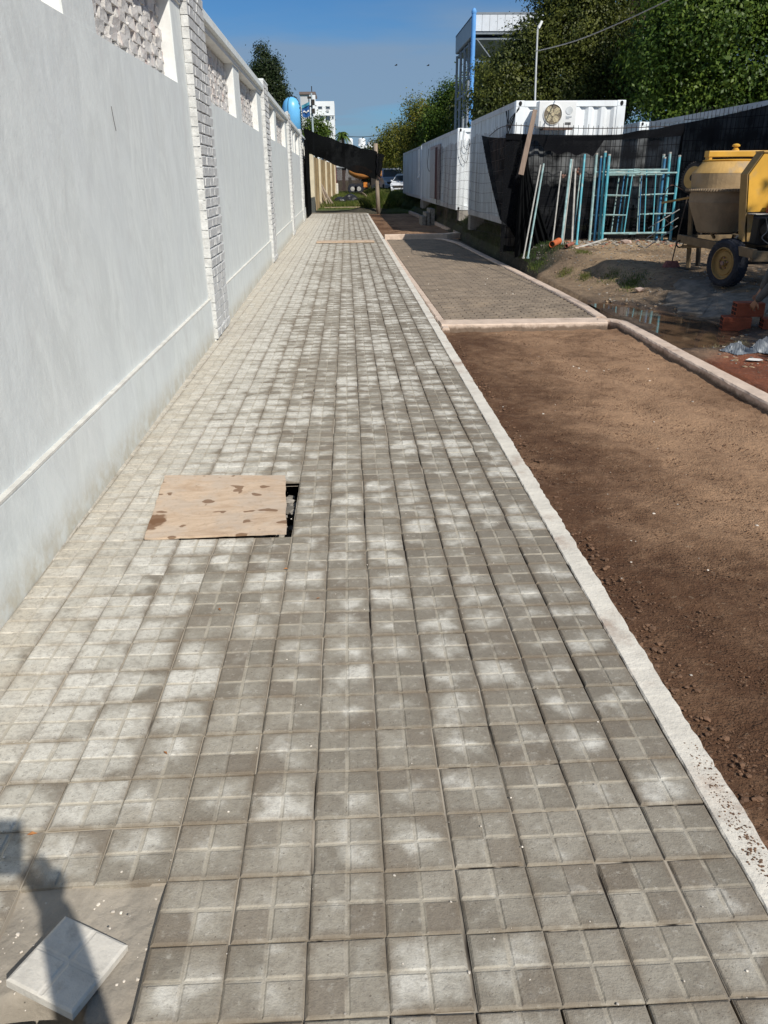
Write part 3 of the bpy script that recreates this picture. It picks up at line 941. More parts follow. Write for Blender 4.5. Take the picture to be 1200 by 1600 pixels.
# ================================================================ FAR END OF THE WALK
# black shade net over the last stretch of the wall
M_NETD = mat_net("dense black shade cloth", .995, (.005, .0055, .006))
M_NET = mat_net("black shade cloth", .90, (.007, .0075, .009))
M_NET2 = mat_net("black shade cloth doubled", .965, (.006, .0065, .008))
def sheet(b, A, B, C, D, nu, nv, disp):
    A, B, C, D = map(Vector, (A, B, C, D))
    def fn(u, v):
        p = (A.lerp(B, u)).lerp(D.lerp(C, u), v)
        return p + Vector(disp(u, v))
    b.grid(fn, nu, nv)
aw = empty("shade_cloth", (0, 43.5, 3.0), "black shade cloth sagging over the end of the pavement from wall to wooden post", "shade cloth")
b = MB()
def dA(u, v):
    sag = -.25 * math.sin(math.pi * u) * (1 - v) * .3
    return (0, .12 * math.sin(9 * u + 5 * v) * math.sin(math.pi * u), sag - .10 * math.sin(math.pi * u) * v + .03 * math.sin(22 * u + 9 * v))
sheet(b, (-2.05, 41.5, 4.00), (1.66, 44.35, 3.02), (1.62, 44.35, 1.70), (-1.92, 42.0, 2.98), 50, 14, dA)
b.build("awning_sheet", M_NETD, aw, smooth=True, fix=False)
b = MB()
def dB(u, v): return (.03 * math.sin(30 * u + 3 * v), 0, 0)
sheet(b, (WX(.11, 37.9), 37.9, 3.42), (WX(.16, 43.5), 43.5, 3.30), (WX(.12, 43.7), 43.7, .02), (WX(.09, 39.6), 39.6, .03), 36, 16, dB)
b.build("hanging_sheet", M_NETD, aw, smooth=True, fix=False)
b = MB()
sheet(b, (1.62, 44.2, 2.95), (2.03, 44.35, 2.88), (1.80, 44.3, 1.72), (1.60, 44.2, 1.9), 10, 12, lambda u, v: (.02 * math.sin(14 * v), .05 * math.sin(8 * u), 0))
b.build("loose_end", M_NET2, aw, smooth=True, fix=False)

M_WOOD = simple("weathered timber", (.30, .24, .18), .85, .3, 4, .5, 50, stretch=(6, 6, .6), dirt=(.12, .09, .07), dirt_amt=.5)
b = MB(); b.tube([(1.70, 44.5, -.1), (1.66, 44.5, 1.0), (1.60, 44.48, 2.2), (1.585, 44.48, 3.42)], [.115, .11, .10, .11], 10)
o = b.build("wooden_post", M_WOOD, smooth=True, origin=(1.68, 44.5, 0)); tag(o, "weathered round wooden post holding the shade cloth at the pavement end", "post")

# concrete apron strip and timber edging beyond the tiles
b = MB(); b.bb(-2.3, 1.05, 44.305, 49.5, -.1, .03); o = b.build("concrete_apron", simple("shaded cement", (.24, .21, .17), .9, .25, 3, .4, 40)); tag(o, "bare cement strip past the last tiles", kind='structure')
M_PLANK = simple("pale plank", (.42, .33, .23), .8, .25, 5, .3, 60, stretch=(1, 6, 6), dirt=(.22, .17, .12), dirt_amt=.4)
b = MB(); b.box((-.25, 50.2, .10), (2.3, .12, .09), .02); o = b.build("timber_board", M_PLANK, origin=(-.25, 50.2, .06)); tag(o, "long pale timber board lying across the path behind the pavement", "board")

# cream wall with pilasters, continuing beyond
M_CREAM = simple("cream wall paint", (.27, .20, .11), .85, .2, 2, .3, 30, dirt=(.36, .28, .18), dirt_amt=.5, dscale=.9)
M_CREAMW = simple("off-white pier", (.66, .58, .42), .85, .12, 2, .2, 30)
cw = empty("cream_wall", (-1.95, 50, .05), "old cream coloured wall with vertical pilasters beyond the shade cloth", "wall")
A = Vector((-1.98, 45.6, 0)); Bv = Vector((-1.02, 75, 0)); D = (Bv - A).normalized(); Nn = Vector((D.y, -D.x, 0)); rz = math.atan2(D.y, D.x)
b = MB(); c = (A + Bv) / 2 - Nn * .15; b.box((c.x, c.y, 1.4), ((Bv - A).length, .3, 2.9), rz); b.build("wall_panel", M_CREAM, cw)
b = MB(); b.box((A.x, A.y, 1.45), (.55, .45, 3.0), rz); b.build("pier", M_CREAMW, cw)
for k in range(1, 13):
    q = A + D * (k * 2.25); b = MB(); b.box((q.x + Nn.x * .06, q.y + Nn.y * .06, 1.42), (.42, .22, 2.88), rz); b.build("pilaster", M_CREAM if k % 3 else M_CREAMW, cw)
# dark red gate post
M_RED = simple("dark red metal", (.16, .035, .03), .6, .2, 6)
b = MB(); b.box((-1.0, 75.6, 1.55), (.22, .22, 2.7)); o = b.build("gate_post", M_RED, origin=(-1, 75.6, .3)); tag(o, "dark red metal gate post at the end of the cream wall", "gate post")

# leaning planks, black bags, bollard
lp = empty("plank_pile", (-1.35, 52, .06), "bundle of old boards and rods leaning on the cream wall", "plank pile")
M_OLDW = simple("dark old board", (.17, .13, .10), .85, .3, 4, stretch=(1, 1, 5))
for i, (dx, dy, tx, tz_) in enumerate([(.9, .2, -.05, 1.75), (.75, 0, -.1, 1.9), (.55, -.2, .0, 1.7), (.35, .1, -.15, 1.55), (.15, -.1, -.2, 1.6), (1.0, .5, .1, 1.3)]):
    b = MB(); b.tube([(-1.75 + dx, 52 + dy, .08), (-1.8 + tx, 53.2 + dy, .08 + tz_)], .055, 4, flat=.4)
    b.build("board", M_OLDW if i % 2 else M_WOOD, lp)
M_BAG = simple("black plastic bag", (.02, .02, .022), .35, .3, 10, .4, 20)
def blob(name, c, r, mat, label, cat, seed, squash=.6, sub=3, amp=.35, group=None):
    rr = random.Random(seed); bm = bmesh.new(); bmesh.ops.create_icosphere(bm, subdivisions=sub, radius=1)
    k = [(Vector((rr.gauss(0, 1), rr.gauss(0, 1), rr.gauss(0, 1))) * 1.8, rr.uniform(0, 6)) for _ in range(7)]
    for v in bm.verts:
        a = sum(abs(math.sin(v.co.dot(q) + p_)) for q, p_ in k) / 7 - .6
        v.co *= 1 + a * amp * 2
        v.co.x *= r[0]; v.co.y *= r[1]; v.co.z *= r[2]
        v.co.z = max(v.co.z, -r[2] * squash)
    me = bpy.data.meshes.new(name); bm.to_mesh(me); bm.free(); me.materials.append(mat)
    o = link_mesh(name, me, None, (c[0], c[1], c[2] + r[2] * squash))
    return tag(o, label, cat, group)
blob("rubbish_bag", (-.5, 56, .1), (.42, .3, .30), M_BAG, "small black rubbish bag nearest the leaning boards", "bag", 1, group="black bags by the path")
blob("rubbish_bag", (.25, 57, .1), (.55, .4, .38), M_BAG, "larger black rubbish bag on the grass between the boards and the earth mound", "bag", 2, group="black bags by the path")
b = MB(); b.lathe([(.16, 0), (.16, .95), (.13, 1.05)], 10, Mx((-.90, 73.5, .3))); o = b.build("bollard", M_KERB, origin=(-.90, 73.5, .3), smooth=False); tag(o, "short pale concrete bollard on the grass before the dark shed", "bollard")

# plywood sheet, second board, loose tile
M_PLY = NT("weathered plywood")
t = M_PLY; p = t.pos()
g_ = t.noise(t.vmath('MULTIPLY', p, (1.0, 3.5, 1)), 2.6, 7, .7, 2.2)
c = t.mix(t.smooth(g_, .3, .7), (.46, .33, .225, 1), (.62, .48, .35, 1))
c = t.mix(t.math('MULTIPLY', t.smooth(t.noise(p, 4.2, 6, .7), .42, .62), .6), c, (.50, .42, .34, 1))
c = t.mix(t.math('MULTIPLY', t.smooth(t.noise(p, 30, 5, .75), .52, .68), .4), c, (.33, .24, .17, 1))
sp = t.smooth(t.noise(t.vmath('MULTIPLY', p, (1, 1.4, 1)), 7.5, 2, .45), .652, .672)
c = t.mix(t.math('MULTIPLY', sp, .8), c, (.17, .09, .045, 1))
dl = t.vmath('SUBTRACT', p, (-1.13, 3.93, .02)); dl = t.vmath('MULTIPLY', dl, (1, .62, 0))
n_ = t.n.new('ShaderNodeVectorMath'); n_.operation = 'LENGTH'; t.l.new(dl, n_.inputs[0])
st = t.smooth(t.math('ADD', n_.outputs['Value'], t.math('MULTIPLY', t.noise(p, 14, 3, .6), .09)), .10, .118, 1, 0)
c = t.mix(t.math('MULTIPLY', st, .85), c, (.17, .085, .04, 1))
t.bump(g_, .25, .004)
M_PLY = t.done(c, .75, 0, .3)
b = MB()
P4 = [Vector((-1.137, 3.735, 0)), Vector((-.372, 3.73, 0)), Vector((-.446, 4.632, 0)), Vector((-1.222, 4.648, 0))]
def rim(z):
    out = []
    for i in range(4):
        a, c_ = P4[i], P4[(i + 1) % 4]
        for k in range(16):
            q = a.lerp(c_, k / 16); q += Vector((random.uniform(-.004, .004), random.uniform(-.004, .004), 0)); out.append(q)
    return out
rm = rim(0); n = len(rm)
zf = lambda q, z: z + .006 * math.sin(4 * q.x) * math.sin(3 * q.y)
vs = [(q.x, q.y, zf(q, .006)) for q in rm] + [(q.x, q.y, zf(q, .018)) for q in rm]
b.add(vs, [tuple(range(n, 2 * n)), tuple(range(n - 1, -1, -1))] + [(i, (i + 1) % n, n + (i + 1) % n, n + i) for i in range(n)])
o = b.build("plywood_sheet", M_PLY, origin=(-.8, 4.2, .01)); tag(o, "square of weathered brown plywood covering the open pit in the tiles", "plywood")
b = MB(); b.box((-.08, 24.1, .03), (1.72, .62, .03), .012); o = b.build("plywood_sheet", M_PLY, origin=(-.08, 24.1, .02)); tag(o, "narrow wooden board lying flat across the far part of the pavement", "board")
lt = TILES[2]
lt = tile_mesh(2); lt.v = [(x, y, z * .62) for x, y, z in lt.v]
o = link_mesh("loose_tile", lt.mesh("loose_tile", simple("dusty grey tile", (.58, .55, .49), .88, .2, 9, .35, 50, dirt=(.26, .23, .19), dirt_amt=.6, dscale=9)), None, (-.733, 1.300, .016), (R(-4), R(5), R(-24)))
tag(o, "loose grey tile lying skewed on the bare mortar", "tile")
# ================================================================ CONTAINERS
M_CONT = simple("white container paint", (.84, .88, .90), .55, .08, 1.2, .15, 20, dirt=(.45, .43, .40), dirt_amt=.35, dscale=1.3, stretch=(1, 1, .35))
M_CONTG = simple("greyish container paint", (.58, .60, .61), .6, .10, 1.2, .15, 20, dirt=(.35, .31, .28), dirt_amt=.45, dscale=1.3, stretch=(1, 1, .35))
M_DARK = simple("dark void", (.012, .012, .012), .8, .2)
M_RAIL = simple("container rail", (.50, .51, .52), .6, .12, 2, dirt=(.28, .22, .18), dirt_amt=.4)
M_CSIDE = simple("streaked shade-grey container side", (.54, .59, .62), .6, .22, 4, .15, 20, dirt=(.24, .23, .22), dirt_amt=.7, dscale=3.0, stretch=(1, 1.6, .12))  # darker copy of the container white: side shade put into colour, plus dirt streaks
def container(label, x0, y0, y1, w, z0, z1, mat):
    t = empty("shipping_container", (x0 + w / 2, y0, z0), label, "container", "white shipping containers behind the fence")
    p = .09
    # corner posts and castings
    for (x, y) in ((x0 + p, y0 + p), (x0 + w - p, y0 + p), (x0 + p, y1 - p), (x0 + w - p, y1 - p)):
        b = MB(); b.box((x, y, (z0 + z1) / 2), (2 * p, 2 * p, z1 - z0 - .23)); b.build("corner_post", mat, t)
        for zc in (z0 + .058, z1 - .058):
            b = MB(); b.box((x, y, zc), (2 * p + .006, 2 * p + .006, .116))
            ca = b.build("corner_casting", mat, t, bevel=.012)
            if y < (y0 + y1) / 2:
                h = MB(); h.lathe([(.036, 0), (.036, .006)], 10, Mx((x, y0 - .0075, zc), (1, 0, 0), (0, 1, 0)))
                for i in range(len(h.v)):
                    vx, vy, vz = h.v[i]; h.v[i] = (vx, vy, zc + (vz - zc) * 1.35)
                h.build("casting_hole", M_DARK, ca)
    def wave(s, pitch=.278, d=.05):
        q = (s % pitch) / pitch
        if q < .26: return 0
        if q < .5: return (q - .26) / .24 * d
        if q < .76: return d
        return (1 - (q - .76) / .24) * d
    def corr(A, B, inn, name, mt=None):
        A, B, inn = Vector(A), Vector(B), Vector(inn)
        L = (B - A).length; S = [0]
        k = 0
        while k * .278 < L:
            for q in (.26, .5, .76, 1.0):
                s = (k + q) * .278
                if s < L: S.append(s)
            k += 1
        S.append(L)
        b = MB(); vs = []
        for s in S:
            d = .012 + wave(s - 1e-6)
            q = A + (B - A) * (s / L) + inn * d
            vs += [(q.x, q.y, z0 + .13), (q.x, q.y, z1 - .115)]
        b.add(vs, [(2 * i, 2 * i + 2, 2 * i + 3, 2 * i + 1) for i in range(len(S) - 1)])
        b.build(name, mt or mat, t, fix=False)
    corr((x0, y0 + 2 * p, 0), (x0, y1 - 2 * p, 0), (1, 0, 0), "side_panel", M_CSIDE)
    corr((x0 + w, y0 + 2 * p, 0), (x0 + w, y1 - 2 * p, 0), (-1, 0, 0), "side_panel")
    corr((x0 + 2 * p, y0, 0), (x0 + w - 2 * p, y0, 0), (0, 1, 0), "end_panel")
    corr((x0 + 2 * p, y1, 0), (x0 + w - 2 * p, y1, 0), (0, -1, 0), "end_panel")
    for x in (x0 + .04, x0 + w - .04):
        b = MB(); b.box((x, (y0 + y1) / 2, z1 - .06), (.075, y1 - y0 - .37, .11)); b.build("top_rail", M_RAIL, t)
        b = MB(); b.box((x, (y0 + y1) / 2, z0 + .07), (.075, y1 - y0 - .37, .14)); b.build("bottom_rail", M_RAIL, t)
    for y in (y0 + .04, y1 - .04):
        b = MB(); b.box((x0 + w / 2, y, z1 - .06), (w - .37, .075, .11)); b.build("header", mat, t)
        b = MB(); b.box((x0 + w / 2, y, z0 + .07), (w - .37, .075, .14)); b.build("sill", mat, t)
    b = MB(); b.bb(x0 + .08, x0 + w - .08, y0 + .08, y1 - .08, z1 - .03, z1 - .012); b.bb(x0 + .08, x0 + w - .08, y0 + .08, y1 - .08, z0 + .1, z0 + .12); b.build("roof", mat, t)
    return t
CA = container("near short white container carrying an air conditioner on its end", 3.64, 18.1, 24.5, 2.36, .74, 3.24, M_CONT)
CB = container("middle white container with a dark doorway in its grey side", 3.66, 27.45, 40.4, 2.36, .74, 3.22, M_CONT)
CC = container("farthest white container beside the parked cars", 3.66, 40.6, 53.5, 2.36, .78, 3.17, M_CONT)
CD = container("white container corner seen behind the net left of the long one", 9.12, 26.0, 38.0, 2.36, .80, 3.28, M_CONT)
CE = container("long white container behind the net above the cement mixer", 8.80, 12.3, 24.3, 2.36, .72, 3.18, M_CONTG)

# dark doorway with reddish lining in container B
b = MB(); b.bb(3.60, 3.655, 32.2, 35.7, .95, 2.93); d_ = b.build("door_frame", simple("weathered door lining", (.30, .26, .26), .8, .25, 3), CB)
b = MB(); b.bb(3.585, 3.60, 32.9, 33.6, .95, 2.85); b.build("door_gap", simple("dark red lining", (.06, .015, .015), .8), CB)
b = MB(); b.bb(3.59, 3.602, 33.7, 35.6, .98, 2.8); b.build("door", simple("dull door", (.33, .33, .34), .7, .15), CB)
M_CABLE = simple("black cable", (.02, .02, .02), .6)
M_CABLEG = simple("grey cable", (.22, .22, .22), .6)
def cable(name, pts, r, mat, parent, n=5, sub=6):
    P = [Vector(p) for p in pts]; out = []
    for i in range(len(P) - 1):
        p0, p1, p2, p3 = P[max(0, i - 1)], P[i], P[i + 1], P[min(len(P) - 1, i + 2)]
        for k in range(sub):
            t = k / sub
            out.append(.5 * ((2 * p1) + (-p0 + p2) * t + (2 * p0 - 5 * p1 + 4 * p2 - p3) * t * t + (-p0 + 3 * p1 - 3 * p2 + p3) * t ** 3))
    out.append(P[-1])
    b = MB(); b.tube(out, r, n); return b.build(name, mat, parent, smooth=True)
cable("cable", [(3.62, 36.5, 2.9), (3.6, 36.8, 2.3), (3.6, 36.0, 2.0), (3.6, 34.0, 2.3), (3.6, 33.2, 1.6), (3.6, 33.0, .8)], .012, M_CABLE, CB)
cable("cable", [(3.72, 27.42, 3.15), (3.75, 27.35, 2.5), (3.95, 27.35, 2.2), (4.05, 27.4, 2.9)], .008, M_CABLE, CB)
cable("cable", [(3.86, 27.42, 3.15), (3.85, 27.35, 2.7), (4.0, 27.35, 2.6), (4.12, 27.4, 3.0)], .008, M_CABLE, CB)
# white down pipe between B and C
b = MB(); b.tube([(3.55, 40.5, 3.0), (3.55, 40.5, 1.85), (3.5, 40.45, 1.72)], .05, 8); b.build("down_pipe", M_WHITE, CC)
# cables on the near container
for k, (a, c_, d1) in enumerate([(18.2, 18.9, .55), (18.15, 18.7, .45), (18.2, 19.0, .36)]):
    cable("cable", [(3.70, 18.05, 3.12 - .02 * k), (3.58, 18.25, 3.18 - d1 * .7), (3.58, a + .35, 3.2 - d1), (3.60, c_, 3.1)], .011, M_CABLE, CA)
cable("cable", [(3.70, 18.05, 3.10), (3.60, 18.5, 2.7), (3.59, 19.2, 2.3), (3.59, 19.6, 1.9)], .011, M_CABLE, CA)

# concrete blocks carrying the containers
M_BLOCK = simple("concrete block", (.36, .33, .29), .9, .2, 5, .5, 30)
def block(x, y, label, w=.42, d=.42):
    z = ground_z(x, y) - .05
    b = MB(); b.bevbox((x, y, (z + .735) / 2), (w, d, .735 - z), .015)
    b2 = b.build("concrete_block", M_BLOCK, origin=(x, y, z)); tag(b2, label, "concrete block", "blocks under the containers")
block(3.98, 27.68, "concrete block under the lit near corner of the middle container")
block(5.7, 27.68, "concrete block under the far side corner of the middle container")
block(3.85, 24.2, "concrete block under the rear corner of the short container")
block(3.85, 18.4, "concrete block under the front corner of the short container behind the net")
block(5.75, 18.4, "concrete block under the right front corner of the short container")
block(3.9, 40.2, "concrete block under the rear of the middle container")
block(3.9, 41.0, "concrete block under the front of the farthest container")
block(3.9, 53.2, "concrete block under the rear of the farthest container")
block(9.4, 26.3, "concrete block under the container corner behind the net"); block(9.4, 37.7, "concrete block under the rear of the container behind the net")
block(9.1, 12.6, "concrete block under the front of the long container"); block(9.1, 24.0, "concrete block under the rear of the long container")
# steps below the doorway
st = empty("door_steps", (3.35, 33.8, .5), "small dark steps below the container doorway", "steps")
for k in range(3):
    b = MB(); b.bb(3.05 + k * .16, 3.25 + k * .16, 33.2, 34.6, ground_z(3.4, 34), .30 + k * .14); b.build("tread", M_RUB, st)

# air conditioner on container A
ac = empty("air_conditioner", (4.43, 17.9, 2.68), "white air conditioner outdoor unit hung on the container end", "air conditioner")
M_ACW = simple("white enamel", (.78, .79, .78), .45, .04, 3)
b = MB(); b.bb(4.05, 4.84, 17.72, 18.02, 2.70, 3.20); b.build("housing", M_ACW, ac, bevel=.015)
b = MB(); b.lathe([(.205, 0), (.205, .012), (.19, .02), (.19, .002)], 32, Mx((4.345, 17.718, 2.95), (1, 0, 0), (0, -1, 0)), caps=False); b.build("fan_ring", M_ACW, ac)
b = MB(); b.lathe([(.19, 0), (.19, .004)], 32, Mx((4.345, 17.718, 2.95), (1, 0, 0), (0, -1, 0))); b.build("fan_opening", simple("brown shade", (.20, .16, .11), .8), ac)
b = MB()
for k in range(4):
    a0 = k * math.pi / 2 + .5
    pts = [(.03, 0), (.08, -.05), (.155, -.035), (.175, .03), (.13, .085), (.06, .06)]
    M = Mx((4.345, 17.712, 2.95), (math.cos(a0), 0, math.sin(a0)), (0, -1, 0)) 
    b.prism(pts, 0.0, .004, M)
b.build("fan_blade", simple("yellowed plastic", (.55, .47, .30), .6), ac)
b = MB(); b.lathe([(.035, 0), (.035, .012)], 16, Mx((4.345, 17.708, 2.95), (1, 0, 0), (0, -1, 0))); b.build("hub", simple("yellowed hub", (.5, .42, .27), .6), ac)
b = MB()
for rr_ in (.05, .085, .12, .155, .185):
    pts = [(4.345 + rr_ * math.cos(q * math.pi / 14), 17.700, 2.95 + rr_ * math.sin(q * math.pi / 14)) for q in range(29)]
    b.tube(pts, .0022, 4)
for q in range(12):
    a = q * math.pi / 6; b.tube([(4.345 + .03 * math.cos(a), 17.700, 2.95 + .03 * math.sin(a)), (4.345 + .19 * math.cos(a), 17.700, 2.95 + .19 * math.sin(a))], .0022, 4)
b.build("guard_grille", simple("grille", (.35, .33, .28), .6), ac)
b = MB(); b.lathe([(.075, 0), (.075, .004)], 20, Mx((4.69, 17.716, 3.02), (1, 0, 0), (0, -1, 0))); b.build("round_badge", simple("badge grey", (.60, .63, .64), .5), ac)
b = MB(); b.bb(4.63, 4.75, 17.713, 17.72, 2.89, 2.925); b.bb(4.63, 4.70, 17.713, 17.72, 2.865, 2.882); b.build("label_plate", simple("plate grey", (.50, .53, .55), .5), ac)
b = MB(); b.bb(4.62, 4.74, 17.712, 17.72, 2.755, 2.80); b.build("terminal_cover", simple("dark plate", (.10, .10, .10), .5), ac)
b = MB()
for x in (4.2, 4.7): b.bb(x - .02, x + .02, 17.68, 18.08, 2.665, 2.695)
b.bb(4.15, 4.78, 17.66, 17.70, 2.655, 2.69); b.build("bracket", simple("rusty bracket", (.10, .06, .045), .8), ac)

# ================================================================ WIRE FENCE WITH NET
M_WIRE = simple("rusty welded wire", (.045, .03, .025), .7, .3)
fence = empty("wire_fence", (5.0, 17.3, .45), "rusty welded wire mesh fence hung with black shade cloth", "fence")
RUN1 = [(3.30, 17.25), (4.6, 17.3), (7.0, 17.3)]
RUN2 = [(3.30, 17.25), (3.28, 21), (3.3, 26), (3.35, 30.5)]
RUN3 = [(7.0, 17.3), (7.5, 16.2), (8.0, 15.1), (8.5, 13.7)]
def pathlen(P):
    L = [0]
    for a, c in zip(P, P[1:]): L.append(L[-1] + math.hypot(c[0] - a[0], c[1] - a[1]))
    return L
def pat(P, L, s):
    k = max(i for i in range(len(P) - 1) if L[i] <= s + 1e-9)
    t = (s - L[k]) / (L[k + 1] - L[k]); return (P[k][0] + (P[k + 1][0] - P[k][0]) * t, P[k][1] + (P[k + 1][1] - P[k][1]) * t)
def mesh_run(P, ztop, zb0, pitch=.15, hp=.20, r=.0062):
    L = pathlen(P); b = MB()
    def w(s, z):  # wavy
        return .012 * math.sin(s * 1.9) * math.sin(z * 1.5) + .006 * math.sin(s * 5 + z * 2)
    n = int(L[-1] / pitch)
    for i in range(n + 1):
        s = i * L[-1] / n; x, y = pat(P, L, s); zt = ztop + .03 * math.sin(s * 2.2) + random.uniform(-.01, .05)
        zb = ground_z(max(x, 3.7), y)
        pts = [(x + w(s, z), y + w(s + 2, z), z) for z in np.linspace(zb, zt, 6)]
        b.tube(pts, r, 3, caps=False)
    z = zb0
    while z < ztop - .02:
        m_ = int(L[-1] / .4) + 1; pts = []
        for i in range(m_ + 1):
            s = min(L[-1], i * L[-1] / m_); x, y = pat(P, L, s)
            pts.append((x + w(s, z), y + w(s + 2, z), z + .03 * math.sin(s * 1.1 + z)))
        b.tube(pts, r, 3, caps=False); z += hp
    return b
b = mesh_run(RUN1, 2.72, .55, .10); b.build("wire_mesh", M_WIRE, fence, fix=False)
b = mesh_run(RUN2, 2.68, .55, .15, .22, .0036); b.build("wire_mesh", M_WIRE, fence, fix=False)
b = mesh_run(RUN3, 2.95, .6, .10); b.build("wire_mesh", M_WIRE, fence, fix=False)
cable("top_wire", [(3.3, 19.3, 2.62), (3.3, 17.25, 2.72), (4.2, 17.3, 2.68), (5.5, 17.3, 2.66), (7.0, 17.3, 2.70)], .008, M_WIRE, fence)
# net sheets
net = empty("shade_cloth", (5.0, 17.2, .5), "long black shade cloth tied along the wire fence behind the scaffold frames", "shade cloth")
def net_run(P, zt_fn, zb_fn, off_n, nu, name, mat, fold=.03):
    L = pathlen(P); b = MB()
    def fn(u, v):
        s = u * L[-1]; x, y = pat(P, L, s)
        zt, zb = zt_fn(s), zb_fn(s, x, y)
        z = zt + (zb - zt) * v
        d = fold * (math.sin(s * 2.7 + v * 2) * .7 + .4 * math.sin(s * 9 + v * 5) * v + .25 * math.sin(s * 23 + 4 * v))
        return (x + off_n[0] + d * off_n[0] * 8, y + off_n[1] + d, z)
    b.grid(fn, nu, 16)
    return b.build(name, mat, net, smooth=True, fix=False)
net_run(RUN1, lambda s: 2.56 - .04 * math.sin(s * .9) + (.07 * sm((s - 2.3) / .6) + .09 * sm((s - 3.0) / .7)), lambda s, x, y: ground_z(max(x, 3.75), y) + .04, (-.02, -.07), 70, "cloth_panel", M_NET)
net_run(RUN3, lambda s: 2.74 + .06 * s + .02 * s * s, lambda s, x, y: ground_z(x, y) - .02, (-.05, -.07), 60, "cloth_panel", M_NET2, .05)
# doubled band along the top edge and darker patches
net_run(RUN1, lambda s: 2.575 - .04 * math.sin(s * .9) + (.07 * sm((s - 2.3) / .6) + .09 * sm((s - 3.0) / .7)), lambda s, x, y: 2.46 - .05 * math.sin(s * .9) + .03 * s / 3, (-.025, -.10), 60, "top_hem", M_NET2)
b = MB(); sheet(b, (3.9, 17.15, 2.46), (5.35, 17.15, 2.50), (5.1, 17.14, 2.16), (4.1, 17.13, 2.22), 20, 6, lambda u, v: (0, -.03 + .015 * math.sin(9 * u), .03 * math.sin(17 * u) * v)); b.build("patch", M_NET2, net, smooth=True, fix=False)
# part wrapped round the corner, along the containers
b = MB(); sheet(b, (3.22, 19.9, 2.66), (3.78, 17.12, 2.56), (3.80, 17.08, .38), (3.26, 17.2, .92), 30, 24, lambda u, v: (-.03 * math.sin(7 * u + 3 * v), .03 * math.sin(9 * u + 2 * v), -.06 * math.sin(math.pi * u) * (1 - v))); b.build("corner_panel", M_NET2, net, smooth=True, fix=False)
# gathered bundle hanging in folds
bu = MB()
def bfn(u, v):
    w = .14 + .66 * v ** 1.1
    cx = 3.66 + .14 * v + .12 * v * v; x = cx + (u - .5) * w + .01
    yy = 17.02 - .22 * v - .06 * math.sin(math.pi * u) + .05 * v * math.cos(u * 6 * 2 * math.pi) + .02 * math.cos(u * 15 + 4 * v)
    z = 1.98 + (ground_z(4.2, 16.8) - .05 - 1.98) * v + .07 * (u - .3) * v
    if u < .5: z += -.22 * (.5 - u) * 2 * v
    return (x, yy, z)
bu.grid(bfn, 72, 24)
bu.build("gathered_drape", mat_net("gathered shade cloth", .997, (.005, .0055, .006)), net, smooth=True, fix=False)

# timber plank stuck upright through the net
M_PLK = simple("grey-brown plank", (.27, .20, .155), .85, .2, 6, .4, 60, stretch=(5, 5, .7))
b = MB()
a, c_ = Vector((3.585, 16.95, 1.80)), Vector((3.83, 17.05, 2.99))
d = (c_ - a).normalized(); s_ = Vector((0, 1, 0)).cross(d).normalized() * .055; f_ = Vector((0, .014, 0))
b.hexa([a - s_ - f_, a + s_ - f_, a + s_ + f_, a - s_ + f_, c_ - s_ - f_, c_ + s_ * .6 - f_, c_ + s_ * .6 + f_, c_ - s_ + f_])
o = b.build("timber_plank", M_PLK, origin=a, bevel=.003); tag(o, "grey-brown timber plank wedged upright against the shade cloth", "plank")
# ================================================================ SCAFFOLD FRAMES AND PROPS
M_TURQ = simple("turquoise paint on steel", (.075, .36, .44), .55, .25, 9, .2, 40, dirt=(.42, .45, .42), dirt_amt=.75, dscale=6, stretch=(1, 1, .5))
M_TURQ2 = simple("cement splashed turquoise", (.26, .40, .40), .7, .3, 9, .2, 40, dirt=(.50, .50, .45), dirt_amt=.8, dscale=5)
M_STEEL = simple("grey steel tube", (.38, .37, .34), .6, .25, 8, .2, 40, dirt=(.55, .54, .5), dirt_amt=.5, dscale=5)
M_BLUE = simple("deep blue paint", (.03, .16, .30), .55, .2, 8, dirt=(.3, .35, .36), dirt_amt=.4)
def frame(i, xl, y, W, H, lean, mat, label, tilt=0.0):
    zb = ground_z(xl + .6, y) + .02
    t = empty("scaffold_frame", (xl, y, zb), label, "scaffold frame", "blue scaffold frames leaning on the fence")
    def P(u, h): return (xl + u + h * tilt, y + h * lean, zb + h)
    def tb(name, a, c, r=.023, n=8, m_=None):
        b = MB(); b.tube([P(*a), P(*c)], r, n); b.build(name, m_ or mat, t, smooth=False)
    tb("leg", (0, -.02), (0, H), .028); tb("leg", (W, -.02), (W, H - .03), .028)
    zt, zl = H - .33, .13
    tb("crossbar", (0, zt), (W, zt), .02, 8, M_TURQ2); tb("crossbar", (0, zl), (W, zl), .021, 8, M_TURQ2)
    a1, a2 = .46, W - .46
    tb("upright", (a1, zl), (a1 + .06, zt), .014, 6); tb("upright", (a2 + .06, zl), (a2, zt), .014, 6)
    for h in (.50, .88):
        tb("rung", (0, h), (a1 + .02, h - .015), .013, 6, M_TURQ2); tb("rung", (a2 + .03, h), (W, h + .015), .013, 6, M_TURQ2)
    b = MB(); b.tube([P(0, H), P(0, H + .03)], .03, 8); b.tube([P(W, H - .03), P(W, H)], .03, 8); b.build("tube_end", M_STEEL, t)
    b = MB(); b.box(P(W / 2, zt), (.12, .05, .05)); b.box(P(W / 2 - .1, zl), (.14, .05, .04)); b.build("joint_plate", M_TURQ2, t)
frame(0, 5.17, 17.05, 1.42, 1.66, .10, M_TURQ2, "rearmost scaffold frame of the stack touching the net, cement splashed left leg", .02)
frame(1, 5.26, 16.98, 1.34, 1.60, .11, M_BLUE, "dark blue scaffold frame second from the back of the stack", .02)
frame(2, 5.33, 16.90, 1.36, 1.69, .12, M_TURQ, "tall turquoise scaffold frame second from the front of the stack", .01)
